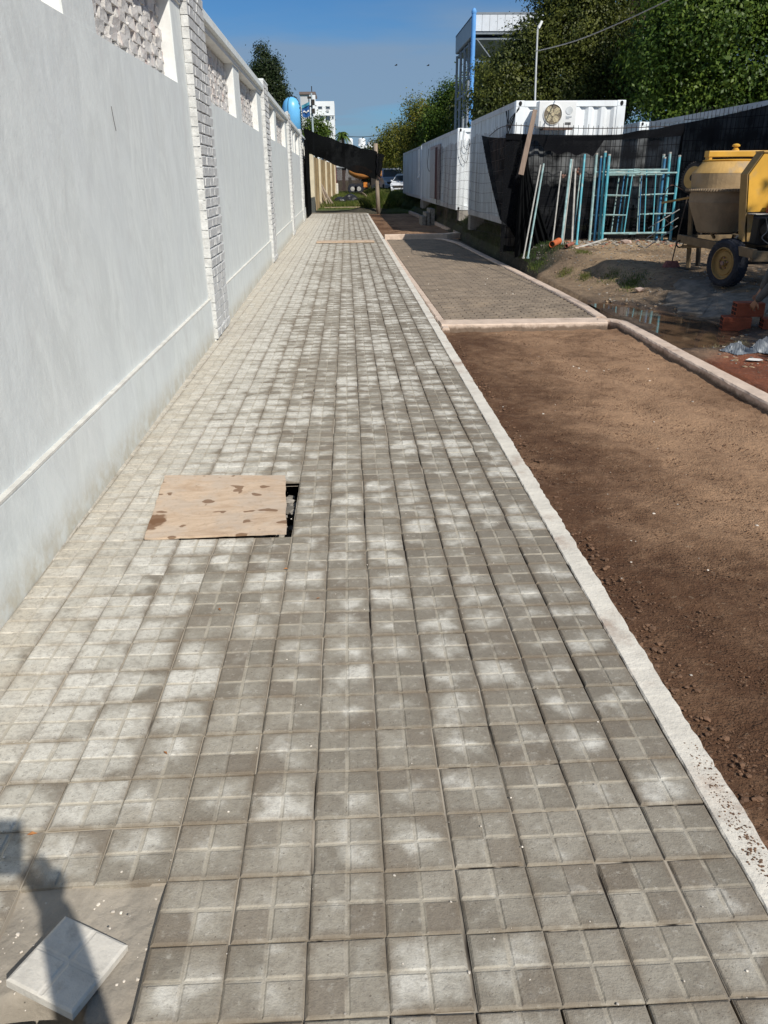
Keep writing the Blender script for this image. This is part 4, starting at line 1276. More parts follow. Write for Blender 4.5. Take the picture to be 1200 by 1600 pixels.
frame(3, 5.36, 16.80, 1.47, 1.62, .13, M_TURQ, "frontmost turquoise scaffold frame, its right leg standing apart from the others", .03)
M_RUST = simple("rusty clamp", (.20, .10, .07), .8, .35, 12, .5, 30, dirt=(.45, .36, .33), dirt_amt=.5)
props = [((3.60, 16.30), (3.98, 16.95, 1.98), .015, M_STEEL, "thin grey steel rod leaning left of the drape, left of a pair", 0),
         ((3.68, 16.25), (4.04, 16.93, 2.00), .018, M_TURQ2, "pale greenish steel tube crossing in front of the black drape, right of a pair", 0),
         ((4.22, 16.45), (4.44, 17.05, 1.86), .015, M_STEEL, "thin grey prop with rusty clamp at its top standing alone before the net", 1),
         ((4.38, 16.35), (4.63, 17.05, 2.08), .022, M_TURQ2, "turquoise prop with cement splashes left of the rusty clamps", 0),
         ((4.44, 16.45), (4.68, 17.1, 2.08), .014, M_STEEL, "thin grey rod close behind the splashed turquoise prop", 0),
         ((4.60, 16.35), (4.74, 17.05, 1.90), .020, M_STEEL, "cement white prop topped with big rusty clamps", 2),
         ((4.64, 16.45), (4.86, 17.08, 1.80), .014, M_TURQ2, "thin faded turquoise rod right of the cement white prop", 0),
         ((4.70, 16.35), (4.90, 17.02, 2.17), .021, M_TURQ, "tall bright turquoise prop, rightmost of the leaning props", 0)]
for (bx, by), top, r, mt, lab, cl in props:
    zb = ground_z(max(bx, 3.75), by) - .01
    t = empty("steel_prop", (bx, by, zb), lab, "prop", "steel props leaning on the fence")
    b = MB(); b.tube([(bx, by, zb), top], r, 8); b.build("tube", mt, t)
    b = MB(); b.tube([(bx, by, zb), (bx + .001, by, zb + .03)], r + .014, 8); b.build("foot", mt, t)
    if cl:
        q = Vector(top); b = MB()
        for k in range(2 + 3 * (cl - 1)):
            b.box(q + Vector((random.uniform(.0, .09), random.uniform(-.04, .0), random.uniform(-.10, .03))), (random.uniform(.03, .07), .05, random.uniform(.03, .06)), Matrix.Rotation(random.uniform(0, 3), 3, (.3, 1, .2)))
        b.build("clamp", M_RUST, t, bevel=.006)

# orange pipes and debris at the foot of the fence
M_ORG = simple("orange plastic pipe", (.52, .13, .045), .5, .15, 6, dirt=(.35, .2, .13), dirt_amt=.4)
def pipe(a, c, r, label, m_=M_ORG):
    a, c = Vector(a), Vector(c); d = (c - a).normalized(); b = MB()
    M = Mx(a, None, d); L = (c - a).length
    b.lathe([(r, 0), (r, L * .8), (r * 1.12, L * .82), (r * 1.12, L), (r * .95, L), (r * .9, 0), (r, 0)], 16, M, caps=False)
    o = b.build("drain_pipe", m_, origin=a, smooth=False); return tag(o, label, "pipe")
z_ = ground_z(4.1, 16.0)
pipe((4.06, 15.85, z_ + .07), (4.30, 16.25, z_ + .10), .06, "short orange drain pipe lying open end forward on the dirt")
pipe((4.27, 15.55, z_ + .06), (4.47, 15.85, z_ + .08), .035, "thin faded reddish pipe piece lying right of the orange pipe", simple("faded red pipe", (.28, .10, .07), .6, .25, 8))
b = MB(); b.tube([(4.35, 15.75, .40), (5.35, 16.5, .56)], .022, 8); o = b.build("steel_tube", M_STEEL, origin=(4.35, 15.75, .38)); tag(o, "grey steel tube lying on the sand from the reddish pipe to the frames", "tube")
M_FRAG = simple("pale broken tile", (.50, .38, .32), .85, .2, 12)
for x, y, s, lab in ((5.68, 16.25, .13, "pinkish broken slab standing in the sand before the scaffold frames"), (4.52, 15.7, .05, "white lump of plaster beside the reddish pipe"), (5.65, 15.4, .035, "small white chip on the sand below the frames"), (4.35, 10.15, .05, "white pebble at the far edge of the puddle"), (4.62, 12.3, .10, "flat grey stone by the grass tuft")):
    z = ground_z(x, y); vs, fs = LUMPS[int(x * 10) % 6]; b = MB()
    b.add([(x + vx * s, y + vy * s * .6, z + .3 * s + vz * s * .7) for vx, vy, vz in vs], fs)
    o = b.build("debris_fragment", M_FRAG, origin=(x, y, z)); tag(o, lab, "rubble")
def pl_fence():
    x = random.uniform(3.8, 6.9); y = random.gauss(16.5, .35); return (x, y, ground_z(x, y))
scatter("debris", M_RUB, 420, pl_fence, .01, .06, "stones and broken bits along the foot of the fence", power=3)
scatter("debris", simple("red brick crumbs", (.30, .12, .08), .9, .3, 20, island=.4), 120, pl_fence, .01, .05, "red brick crumbs along the foot of the fence", power=2.5)
def pl_yard():
    x = random.uniform(3.9, 7.2); y = random.uniform(7, 16); return (x, y, ground_z(x, y) - .002)
scatter("gravel", M_RUB, 3200, pl_yard, .004, .026, "small stones in the yard", power=3)
M_GREYS = simple("grey mud crust", (.21, .18, .145), .9, .4, 7, 1.0, 25, dirt=(.12, .095, .07), dirt_amt=.8, dscale=2.5)
# crust of old cement on the yard floor, broken edges
def crust(pts, h, name, mat, label):
    b = MB(); n = len(pts)
    cx = sum(p[0] for p in pts) / n; cy = sum(p[1] for p in pts) / n
    top = [(x, y, ground_z(x, y) + h) for x, y in pts]; bot = [(x * 1.02 - cx * .02, y * 1.02 - cy * .02, ground_z(x, y) - .03) for x, y in pts]
    b.add(top + bot + [(cx, cy, ground_z(cx, cy) + h * 1.2)], [(i, (i + 1) % n, 2 * n) for i in range(n)] + [(i, n + i, n + (i + 1) % n, (i + 1) % n) for i in range(n)])
    o = b.build(name, mat); return tag(o, label, kind='structure')
def ring_pts(cx, cy, rx, ry, n, jit):
    return [(cx + rx * math.cos(a) * random.uniform(1 - jit, 1 + jit), cy + ry * math.sin(a) * random.uniform(1 - jit, 1 + jit)) for a in [2 * math.pi * i / n for i in range(n)]]
crust(ring_pts(5.25, 11.0, .62, 1.0, 34, .22), .018, "cement_crust", M_GREYS, "hardened grey cement crust on the yard in front of the mixer")
# two white paper scraps
M_PAPER = simple("white scrap", (.75, .72, .68), .8, .08)
for x, y, r_, lab in ((4.12, 7.55, .09, "white paper scrap on the clay nearest the kerb"), (4.22, 8.05, .08, "white paper scrap beside the grey plastic sheet")):
    z = ground_z(x, y); b = MB(); pp = ring_pts(x, y, r_, r_ * .6, 9, .3); b.add([(a, c, z + .01 + random.uniform(0, .012)) for a, c in pp], [tuple(range(9))]); o = b.build("paper_scrap", M_PAPER, origin=(x, y, z), fix=False); tag(o, lab, "paper")

M_CLOD = simple("earth clod", (.24, .165, .10), .95, .3, 14, .5, 40, island=.35)
scatter("clods", M_CLOD, 2600, pl_yard, .006, .038, "earth clods scattered over the yard ground", power=4)
# ================================================================ CEMENT MIXER
M_YEL = simple("yellow machine paint", (.66, .36, .045), .45, .12, 3, .1, 20, dirt=(.42, .30, .14), dirt_amt=.5, dscale=4)
M_YELD = simple("dusty yellow paint", (.50, .31, .10), .75, .2, 4, .3, 30, dirt=(.30, .25, .19), dirt_amt=.7, dscale=3)
M_CHAS = simple("grimy brown-yellow frame", (.19, .135, .075), .85, .25, 5, .3, 30, dirt=(.12, .095, .07), dirt_amt=.6, dscale=4)
M_CHAS2 = simple("dull ochre paint", (.33, .21, .075), .8, .2, 4, .2, 30, dirt=(.20, .15, .10), dirt_amt=.6, dscale=4)
M_CEM = simple("cement coated steel", (.27, .205, .135), .9, .2, 4, .5, 30, dirt=(.20, .155, .11), dirt_amt=.5, dscale=3)
M_TYRE = simple("dark blue-black tyre", (.014, .017, .026), .8, .25, 12, .4, 50, dirt=(.10, .11, .14), dirt_amt=.35, dscale=9)
M_ENG = simple("greasy engine", (.03, .025, .02), .6, .3, 12)
mx = empty("cement_mixer", (5.7, 12.0, .28), "yellow towable cement mixer with cement coated drum on two wheels", "cement mixer")
DC = Vector((5.72, 12.3, 0))
def lathe_at(prof, n, c, mat, name, parent=mx, xd=None, zd=(0, 0, 1), smooth=False, caps=False):
    b = MB(); b.lathe(prof, n, Mx(c, xd, zd), caps=caps); return b.build(name, mat, parent, smooth=smooth)
lathe_at([(.325, 1.935), (.36, 1.945), (.485, 1.79), (.485, 1.788)], 48, DC, M_YELD, "drum_top")
lathe_at([(.485, 1.786), (.475, 1.58)], 48, DC, simple("cement dusted yellow", (.38, .27, .15), .9, .2, 4, .4, 40, dirt=(.30, .25, .19), dirt_amt=.8, dscale=3), "drum_shoulder")
lathe_at([(.335, 1.93), (.355, 1.965), (.325, 1.975), (.30, 1.94), (.30, 1.80), (.42, 1.70), (.42, 1.4), (.02, 1.1)], 48, DC, M_YEL, "drum_mouth")
lathe_at([(.475, 1.60), (.47, 1.40), (.475, 1.39), (.30, .97), (.28, .95), (.02, .94)], 48, DC, M_CEM, "drum_bottom")
b = MB()
b.lathe([(.478, 1.535), (.515, 1.54), (.515, 1.575), (.478, 1.58)], 48, Mx(DC), caps=False)
for k in range(84):
    a = 2 * math.pi * k / 84; r = .53
    b.box((DC.x + r * math.cos(a), DC.y + r * math.sin(a), 1.557), (.03, .016, .036), a)
b.build("ring_gear", M_CEM, mx)
# yoke across the top with its knob
b = MB(); b.box((5.84, 12.3, 2.05), (.92, .16, .085)); b.box((5.42, 12.3, 1.99), (.05, .14, .12)); b.box((6.27, 12.3, 1.85), (.06, .14, .4)); b.build("yoke", M_YEL, mx, bevel=.008)
lathe_at([(.05, 2.09), (.05, 2.11), (.03, 2.125), (.03, 2.14), (.055, 2.15), (.055, 2.17), (.03, 2.185), (.0, 2.19)], 14, (5.81, 12.3, 0), M_YEL, "grease_cap")
# toothed tilting wheel on the left
gw = Vector((5.285, 12.44, 1.73)); gz_ = Vector((-.90, -.40, .15)).normalized()
b = MB(); b.lathe([(.17, -.02), (.20, -.02), (.20, .02), (.165, .02)], 36, Mx(gw, None, gz_), caps=True)
G = Mx(gw, None, gz_)
for k in range(36):
    a = 2 * math.pi * k / 36; q = G @ Vector((.212 * math.cos(a), .212 * math.sin(a), 0))
    Rm = G.to_3x3() @ Matrix.Rotation(a, 3, 'Z'); b.box(q, (.03, .016, .04), Rm)
b.build("tilt_wheel", M_ENG, mx)
lathe_at([(.05, .022), (.15, .028), (.16, .02)], 30, gw, M_YELD, "wheel_disc", zd=gz_)
# chassis
def beam(a, c, w, h, name, mat, parent=mx, bev=.004):
    a, c = Vector(a), Vector(c); d = (c - a).normalized()
    s = d.cross(Vector((0, 0, 1)));  s = s.normalized() if s.length > .05 else Vector((1, 0, 0))
    u = s.cross(d).normalized(); s = s * w / 2; u = u * h / 2
    b = MB(); b.hexa([a - s - u, a + s - u, a + s + u, a - s + u, c - s - u, c + s - u, c + s + u, c - s + u])
    return b.build(name, mat, parent, bevel=bev)
beam((5.53, 13.25, .80), (5.50, 10.6, .78), .06, .12, "chassis_rail", M_CHAS)
beam((6.45, 13.25, .80), (6.45, 10.6, .78), .06, .12, "chassis_rail", M_CHAS)
beam((5.5, 13.2, .80), (6.48, 13.2, .80), .06, .10, "cross_member", M_CHAS); beam((5.5, 10.68, .74), (6.9, 10.68, .73), .08, .13, "cross_member", M_CHAS)
beam((5.5, 11.95, .80), (6.48, 11.95, .80), .06, .10, "cross_member", M_CHAS)
beam((5.62, 13.18, 1.42), (5.70, 13.10, .34), .06, .06, "support_leg", M_CHAS)
beam((5.86, 13.25, 1.0), (5.90, 13.2, .36), .06, .06, "support_leg", M_ENG)
beam((6.42, 13.2, .85), (6.42, 13.2, .34), .06, .06, "support_leg", M_CHAS)
beam((5.62, 13.0, 1.36), (5.72, 12.35, .86), .035, .035, "brace", M_CHAS); beam((5.62, 13.15, 1.40), (5.95, 12.9, .86), .045, .03, "brace", M_CHAS)
beam((5.86, 12.0, .86), (6.05, 11.7, 1.15), .03, .03, "brace", M_STEEL)
beam((5.02, 12.9, 1.36), (5.40, 12.75, 1.44), .05, .03, "lever", M_YELD)
cable("bent_rod", [(5.40, 12.8, 1.50), (5.12, 12.85, 1.62), (5.04, 12.9, 1.38), (5.10, 12.9, 1.15), (5.3, 12.9, .98)], .007, M_RUST, mx)
for k in range(3):
    b = MB(); b.tube([(5.12, 13.6, .62 + .16 * k), (5.58, 13.5, .98 + .13 * k)], .008, 5); b.build("wire_rod", M_STEEL, mx)
# round plate under the post and a small ring
lathe_at([(.19, 0), (.19, .03), (.05, .035)], 20, (5.72, 13.1, .31), M_ENG, "foot_plate", caps=True)
b = MB(); pr_ = [(5.50 + .055 * math.cos(a), 13.1, .72 + .055 * math.sin(a)) for a in [2 * math.pi * i / 16 for i in range(17)]]; b.tube(pr_, .012, 5, caps=False); b.build("tow_ring", M_ENG, mx)
beam((5.55, 13.1, .68), (5.85, 12.6, .72), .05, .05, "tow_stub", M_CHAS)
# engine hood: big yellow plate with narrow left flank
hood = [(5.655, 2.04), (5.485, 1.77), (5.545, 1.29), (6.55, 1.29), (6.55, 2.03)]
M = Matrix(((1, 0, 0, 0), (0, 0, 1, 0), (0, 1, 0, 0), (0, 0, 0, 1)))   # (x,z) profile swept along y
b = MB(); b.prism(hood, 11.12, 11.135, M); b.build("hood_front", M_YEL, mx)
b = MB()
for (x0, z0), (x1, z1) in zip([(5.645, 2.04), (5.475, 1.77), (5.535, 1.29), (5.60, .90)], [(5.475, 1.77), (5.535, 1.29), (5.60, .90)]):
    p = [(x0, 11.12, z0), (x0 + .025, 11.12, z0), (x0 + .025, 11.32, z0), (x0, 11.32, z0)]
    q = [(x1, 11.12, z1), (x1 + .025, 11.12, z1), (x1 + .025, 11.32, z1), (x1, 11.32, z1)]
    b.hexa(q + p)
b.build("hood_flank", M_CHAS2, mx)
b = MB(); b.bb(5.64, 6.56, 11.10, 11.34, 2.04, 2.06); b.build("hood_top", M_YELD, mx)
b = MB(); b.bb(5.56, 5.66, 11.12, 11.15, .90, 1.27); b.build("hood_leg", M_CHAS2, mx)
b = MB(); b.bb(5.57, 6.55, 10.88, 11.115, 1.262, 1.275); b.build("shelf", M_STEEL, mx)
b = MB(); b.bb(5.80, 6.45, 11.2, 11.75, .84, 1.2); b.lathe([(.13, 0), (.13, .3)], 14, Mx((5.95, 11.2, 1.05), (1, 0, 0), (0, -1, 0))); b.bb(6.1, 6.4, 10.95, 11.2, .86, 1.1); b.build("engine", M_ENG, mx, bevel=.02)
for k in range(4): cable("cable", [(5.78 + .05 * k, 11.0, 1.22), (5.82 + .04 * k, 10.98, 1.05), (5.76 + .09 * k, 10.97, .95), (5.95 + .03 * k, 10.96, .83)], .006, M_CABLEG, mx)
cable("cable", [(5.93, 10.8, .72), (5.88, 10.75, .45), (5.98, 10.7, .28), (6.2, 10.7, .30)], .009, M_CABLEG, mx)
# wheels
def wheel(c, zd, name="wheel"):
    c = Vector(c); zd = Vector(zd).normalized(); M = Mx(c, (0, 0, 1), zd); R_ = .335
    prof = [(.205, .075), (.23, .088), (.285, .098), (.318, .085), (.333, .06), (.335, .0), (.333, -.06), (.318, -.085), (.285, -.098), (.23, -.088), (.205, -.075)]
    b = MB(); b.lathe(prof, 48, M, caps=False)
    for k in range(40):
        for sgn in (-1, 1):
            a = 2 * math.pi * (k + .25 * sgn) / 40; q = M @ Vector((.334 * math.cos(a), .334 * math.sin(a), sgn * .045))
            b.box(q, (.012, .026, .045), M.to_3x3() @ Matrix.Rotation(a, 3, 'Z'))
    # sag where it meets the ground
    low = c.z - .318
    b.v = [(x, y, max(z, low)) for x, y, z in b.v]
    w = b.build(name, M_TYRE, mx, fix=False)
    b = MB(); b.lathe([(.222, .086), (.205, .092), (.195, .05), (.165, .035), (.16, .055), (.10, .062), (.085, .035), (.045, .035), (.04, .075), (.0, .08)], 40, M, caps=False); b.build("rim", M_CHAS2, w)
    b = MB()
    for k in range(5):
        a = 2 * math.pi * k / 5; b.lathe([(.011, .055), (.011, .075)], 6, M @ Matrix.Translation((.075 * math.cos(a), .075 * math.sin(a), 0)))
    b.lathe([(.03, .07), (.03, .1), (.0, .105)], 10, M)
    b.build("hub", M_RUST, w)
wheel((5.47, 11.28, .595), (-.96, -.28, 0)); wheel((6.72, 11.2, .595), (.96, .28, 0))
beam((5.5, 11.28, .6), (6.7, 11.22, .6), .05, .05, "axle", M_ENG)
# two bricks on the shelf
M_RED_B = simple("red hollow brick", (.30, .075, .035), .85, .2, 10, .4, 40, dirt=(.20, .06, .035), dirt_amt=.4)
for z, x, lab in ((1.278, 5.92, "lower red brick lying on the mixer shelf"), (1.345, 5.93, "upper red brick lying on the mixer shelf")):
    b = MB(); b.box((x, 11.0, z + .031), (.26, .12, .062)); o = b.build("red_brick", M_RED_B, origin=(x, 11.0, z), bevel=.006); tag(o, lab, "brick")

# broom
br = empty("broom", (5.46, 13.25, .33), "worn broom with pink bristles standing against the mixer", "broom")
zb = ground_z(5.46, 13.25)
b = MB(); b.tube([(5.47, 13.25, zb + .10), (5.60, 13.3, zb + 1.12)], .011, 6); b.build("handle", simple("dark stick", (.06, .045, .035), .7), br)
b = MB()
top = [(5.38, 13.22), (5.56, 13.22), (5.56, 13.30), (5.38, 13.30)]
b.hexa([(x + (x - 5.47) * .5, y + (y - 13.26) * .6, zb) for x, y in top] + [(x, y, zb + .10) for x, y in top]); b.build("bristles", simple("faded pink bristles", (.22, .09, .08), .9, .3, 30), br)

# ================================================================ HOLLOW BRICKS, WORKER, PLASTIC
def hollow_brick(x, y, z, rz, label):
    t = empty("hollow_brick", (x, y, z), label, "brick", "red hollow bricks stacked by the worker")
    Rm = Matrix.Rotation(rz, 3, 'Z'); L, W, H = .33, .18, .165
    b = MB(); b.bevbox((x, y, z + H / 2), (L, W, H), .005, rz)
    # ribs along the sides
    for k in range(5):
        for sgn in (-1, 1):
            q = Rm @ Vector((0, sgn * (W / 2 + .002), -H / 2 + .02 + k * .031)); b.box((x + q.x, y + q.y, z + H / 2 + q.z), (L - .004, .006, .014), rz)
    b.build("body", M_RED_B, t)
    h = MB()
    for i in range(2):
        for j in range(3):
            for sgn in (-1, 1):
                q = Rm @ Vector((sgn * (L / 2 + .0015), -.045 + .09 * i, -.05 + .05 * j)); h.box((x + q.x, y + q.y, z + H / 2 + q.z), (.004, .065, .036), rz)
    h.build("cells", simple("dark cell", (.03, .01, .008), .9), t)
zb = ground_z(4.8, 9.3)
hollow_brick(4.80, 9.42, zb, -.25, "left lower red hollow brick of the small stack at the right edge")
hollow_brick(5.22, 9.25, zb, -.2, "right lower red hollow brick of the small stack, half hidden by the worker")
hollow_brick(4.93, 9.42, zb + .17, -.12, "top red hollow brick of the small stack at the right edge")

def figure(name, joints, edges, mat, parent, sub=2):
    """continuous body grown from a skeleton: joints {name: (pos, radius)}"""
    me = bpy.data.meshes.new(name)
    keys = list(joints); idx = {k: i for i, k in enumerate(keys)}
    o_ = off(parent)
    me.from_pydata([tuple(Vector(joints[k][0]) - o_) for k in keys], [(idx[a], idx[c]) for a, c in edges], [])
    me.materials.append(mat)
    o = link_mesh(name, me, parent, o_)
    mod = o.modifiers.new("skin", 'SKIN'); mod.use_smooth_shade = True; mod.use_x_symmetry = False
    if not me.skin_vertices: me.skin_vertices.new()
    for k in keys:
        r = joints[k][1]; r = r if isinstance(r, tuple) else (r, r)
        me.skin_vertices[0].data[idx[k]].radius = r
    me.skin_vertices[0].data[idx[keys[0]]].use_root = True
    s = o.modifiers.new("sub", 'SUBSURF'); s.levels = sub; s.render_levels = sub
    return o
M_SKIN = simple("tanned skin", (.33, .17, .10), .55, .08, 8)
M_GREYC = simple("grey work shirt", (.10, .105, .105), .9, .2, 5, .6, 12)
M_JEAN = simple("blue jeans", (.045, .075, .13), .9, .2, 6, .5, 14)
M_HAIR = simple("dark hair", (.02, .015, .012), .7, .3, 40)
M_SHOE = simple("dark shoe", (.03, .028, .028), .7, .2)
def head(parent, c, look, upv=(0, 0, 1), hair=M_HAIR):
    """head with brow, eyes, nose, mouth, ears and hair"""
    f = Vector(look).normalized(); c = Vector(c)
    M = Mx(c, f, upv)
    bm = bmesh.new(); bmesh.ops.create_uvsphere(bm, u_segments=24, v_segments=16, radius=1)
    for v in bm.verts:
        x, y, z = v.co
        k = 1 - .22 * max(0, -z) ** 1.5
        v.co = Vector((x * .098 * (1 - .05 * max(0, -z)) + (.012 * max(0, -z) if x > 0 else 0), y * .077 * k, z * .118))
    me = bpy.data.meshes.new("head"); bm.to_mesh(me); bm.free(); me.materials.append(M_SKIN)
    me.transform(Matrix.Translation(-off(parent)) @ M); me.polygons.foreach_set('use_smooth', [True] * len(me.polygons))
    link_mesh("head", me, parent, off(parent))
    b = MB(); b.hexa([M @ Vector(q) for q in ((.085, -.012, -.03), (.118, -.014, -.028), (.118, .014, -.028), (.085, .012, -.03), (.09, -.006, .022), (.098, -.006, .02), (.098, .006, .02), (.09, .006, .022))]); b.build("nose", M_SKIN, parent, bevel=.004)
    b = MB()
    for s in (-1, 1): b.lathe([(.013, -.006), (.008, .006), (.0, .008)], 10, M @ Mx((.088, s * .032, .012), (0, 0, 1), (1, 0, 0)))
    b.build("eyes", simple("eye", (.5, .48, .45), .3), parent)
    b = MB(); b.box((0, 0, 0), (.006, .045, .010)); b.v = [tuple(M @ (Vector(q) + Vector((.090, 0, -.058)))) for q in b.v]; b.build("mouth", simple("lips", (.28, .10, .08), .5), parent)
    for s in (-1, 1):
        b = MB(); b.lathe([(.0, -.008), (.028, -.004), (.03, .004), (.015, .008)], 12, M @ Mx((-.005, s * .078, -.005), (0, 0, 1), (0, s, 0))); b.build("ear", M_SKIN, parent)
    bm = bmesh.new(); bmesh.ops.create_uvsphere(bm, u_segments=24, v_segments=12, radius=1)
    for v in bm.verts:
        x, y, z = v.co
        if z < .05 + .35 * max(0, x): v.co *= .9
        v.co = Vector((v.co.x * .105 - .008, v.co.y * .084, v.co.z * .126 + .004))
    me = bpy.data.meshes.new("hair"); bm.to_mesh(me); bm.free(); me.materials.append(hair)
    me.transform(Matrix.Translation(-off(parent)) @ M); link_mesh("hair", me, parent, off(parent))
def hand(parent, wrist, d, palm_n, side, curl=.5):
    """palm with four fingers of different length and a thumb; d = direction of the fingers"""
    d = Vector(d).normalized(); n = Vector(palm_n); n = (n - d * n.dot(d)).normalized(); s = d.cross(n) * side; w = Vector(wrist)
    b = MB()
    P = lambda a, c, e: w + d * a + s * c + n * e
    b.hexa([P(0, -.028, -.013), P(0, .028, -.013), P(.088, .042, -.010), P(.088, -.040, -.010), P(0, -.028, .015), P(0, .028, .015), P(.088, .042, .012), P(.088, -.040, .012)])
    for k, (o_, L) in enumerate(((-.031, .062), (-.011, .075), (.011, .082), (.031, .074))):
        pts = [P(.080, o_, 0)]; ang = 0; q = pts[0]
        for f_ in (.45, .32, .23):
            ang += curl * .9; q = q + (d * math.cos(ang) + n * math.sin(ang)) * L * f_; pts.append(q)
        b.tube(pts, [.0095, .0088, .0082, .0068], 8)
    pts = [P(.020, .026, .002), P(.045, .052, .012), P(.065, .062, .026), P(.082, .058, .038)]
    b.tube(pts, [.013, .0115, .010, .0075], 8)
    o = b.build("hand", M_SKIN, parent, smooth=True); md = o.modifiers.new("b", 'BEVEL'); md.width = .006; md.segments = 2; md.limit_method = 'ANGLE'; md.angle_limit = R(50)

# worker bending over the bricks at the right edge
wk = empty("person", (5.1, 8.7, .03), "worker in grey long sleeved shirt and blue jeans bending to pick up red bricks", "person")
J = {'pelvis': ((5.42, 8.60, .80), (.15, .13)), 'waist': ((5.34, 8.66, .90), (.14, .12)), 'chest': ((5.20, 8.74, 1.02), (.17, .13)), 'neckb': ((5.05, 8.80, 1.08), (.12, .10)),
     'shL': ((5.04, 8.98, 1.00), .075), 'elL': ((4.97, 9.12, .72), .055), 'wrL': ((4.95, 9.22, .50), .042),
     'shR': ((5.00, 8.62, .99), .078), 'elR': ((4.88, 8.78, .68), .060), 'wrR': ((4.79, 8.99, .40), .044)}
figure("shirt", J, [('pelvis', 'waist'), ('waist', 'chest'), ('chest', 'neckb'), ('chest', 'shL'), ('shL', 'elL'), ('elL', 'wrL'), ('chest', 'shR'), ('shR', 'elR'), ('elR', 'wrR')], M_GREYC, wk)
J = {'pelvis': ((5.42, 8.60, .80), (.15, .13)), 'hipR': ((5.36, 8.50, .74), .10), 'knR': ((5.02, 8.46, .52), .072), 'anR': ((4.90, 8.40, .10), .052),
     'hipL': ((5.46, 8.72, .74), .10), 'knL': ((5.30, 8.86, .44), .072), 'anL': ((5.40, 8.84, .12), .05)}
figure("jeans", J, [('pelvis', 'hipR'), ('hipR', 'knR'), ('knR', 'anR'), ('pelvis', 'hipL'), ('hipL', 'knL'), ('knL', 'anL')], M_JEAN, wk)
for x, y in ((4.86, 8.40), (5.36, 8.86)):
    b = MB(); b.bevbox((x, y, .075), (.25, .095, .09), .03); b.build("shoe", M_SHOE, wk, bevel=.01)
b = MB(); b.tube([(5.05, 8.80, 1.08), (4.96, 8.84, 1.10)], .055, 12); b.build("neck", M_SKIN, wk, smooth=True)
head(wk, (4.90, 8.86, 1.12), (-.45, .25, -.85), (-.8, .3, .5))
hand(wk, (4.79, 8.99, .40), (-.2, .5, -.85), (.8, .4, .0), 1, .55); hand(wk, (4.95, 9.22, .50), (-.1, .45, -.85), (-.9, .1, 0), -1, .5)

M_PLAST = simple("grey plastic sheet", (.17, .19, .21), .4, .25, 6, .6, 14, dirt=(.20, .16, .14), dirt_amt=.5)
def crumple(name, c, r, label, seed, rz=0):
    rr = random.Random(seed); b = MB()
    k = [(rr.uniform(1.5, 5), rr.uniform(1.5, 5), rr.uniform(0, 6)) for _ in range(5)]
    def fn(u, v):
        x = (u - .5) * 2 * r[0]; y = (v - .5) * 2 * r[1]
        h = 1 - sum(abs(math.sin(a * 1.6 * u + e * 1.6 * v + p_)) for a, e, p_ in k) / 4
        edge = min(1, 5 * min(u, 1 - u, v, 1 - v))
        z = r[2] * (h * .9 * edge + .05) + rr.uniform(-.006, .006)
        X = x * math.cos(rz) - y * math.sin(rz); Y = x * math.sin(rz) + y * math.cos(rz)
        return (c[0] + X, c[1] + Y, c[2] + z)
    b.grid(fn, 24, 18); o = b.build(name, M_PLAST, origin=c, fix=False)
    md = o.modifiers.new("t", 'SOLIDIFY'); md.thickness = .004
    return tag(o, label, "plastic sheet")
crumple("plastic_sheet", (4.17, 8.0, .02), (.15, .14, .17), "crumpled grey plastic sheet lying on the red clay, left of two", 3, .3)
crumple("plastic_sheet", (4.43, 8.0, .02), (.15, .14, .30), "taller crumpled grey plastic sheet at the right picture edge by the worker", 5, .8)

# ================================================================ GRASS
M_GRASS = mat_leaf("grass blade", (.07, .12, .02), (.13, .17, .035), (.20, .20, .06))
M_DGRASS = mat_leaf("dark grass blade", (.035, .065, .018), (.07, .11, .03), (.12, .13, .05))
def grass(name, n, place, h, mat, label, w=.006):
    X = np.array([place() for _ in range(n)]); hh = h * rng.uniform(.4, 1.3, n); a = rng.uniform(0, 6.283, n)
    lean = rng.normal(0, .35, (n, 2)) * hh[:, None]
    ww = w * rng.uniform(.6, 1.5, n)
    dx = np.stack([np.cos(a) * ww, np.sin(a) * ww, np.zeros(n)], 1)
    tip = X + np.concatenate([lean, hh[:, None]], 1)
    mid = X + np.concatenate([lean * .35, hh[:, None] * .55], 1)
    V = np.stack([X - dx, X + dx, mid + dx * .7, tip, mid - dx * .7], 1).reshape(-1, 3)
    F = (np.arange(n)[:, None] * 5 + np.array([0, 1, 2, 3, 4])[None]).tolist()
    me = bpy.data.meshes.new(name); me.from_pydata(V.tolist(), [], F); me.materials.append(mat)
    o = link_mesh(name, me); return tag(o, label, kind='stuff')
def clus(cs):
    def f():
        cx, cy, r = random.choice(cs); x = random.gauss(cx, r * .6); y = random.gauss(cy, r); return (x, y, ground_z(max(3.7, x), y) - .01)
    return f
grass("grass", 2600, clus([(4.50, 13.4, .16), (4.62, 12.7, .14), (4.75, 12.9, .18), (4.5, 15.2, .13), (4.0, 14.5, .12), (3.75, 15.6, .15), (4.2, 13.9, .1)]), .05, M_GRASS, "short grass tufts on the bare yard earth", .004)
grass("grass", 700, clus([(4.22, 8.75, .15), (4.35, 8.5, .1), (4.1, 8.55, .1)]), .06, simple("dry straw", (.30, .25, .14), .8, .3, 10), "dry straw tuft at the puddle edge", .003)
def strip():
    y = random.uniform(15.6, 26); x = 3.58 + .9 * random.random() ** 1.3; return (x, y, ground_z(x, y) - .01)
grass("grass", 8000, strip, .09, M_DGRASS, "dark grass strip between the paving kerb and the fence", .006)
def strip2():
    y = random.uniform(26, 46); x = 3.75 + 1.2 * random.random(); return (x, y, ground_z(x, y) - .01)
grass("grass", 7000, strip2, .12, M_DGRASS, "grass strip along the far bed under the containers", .010)
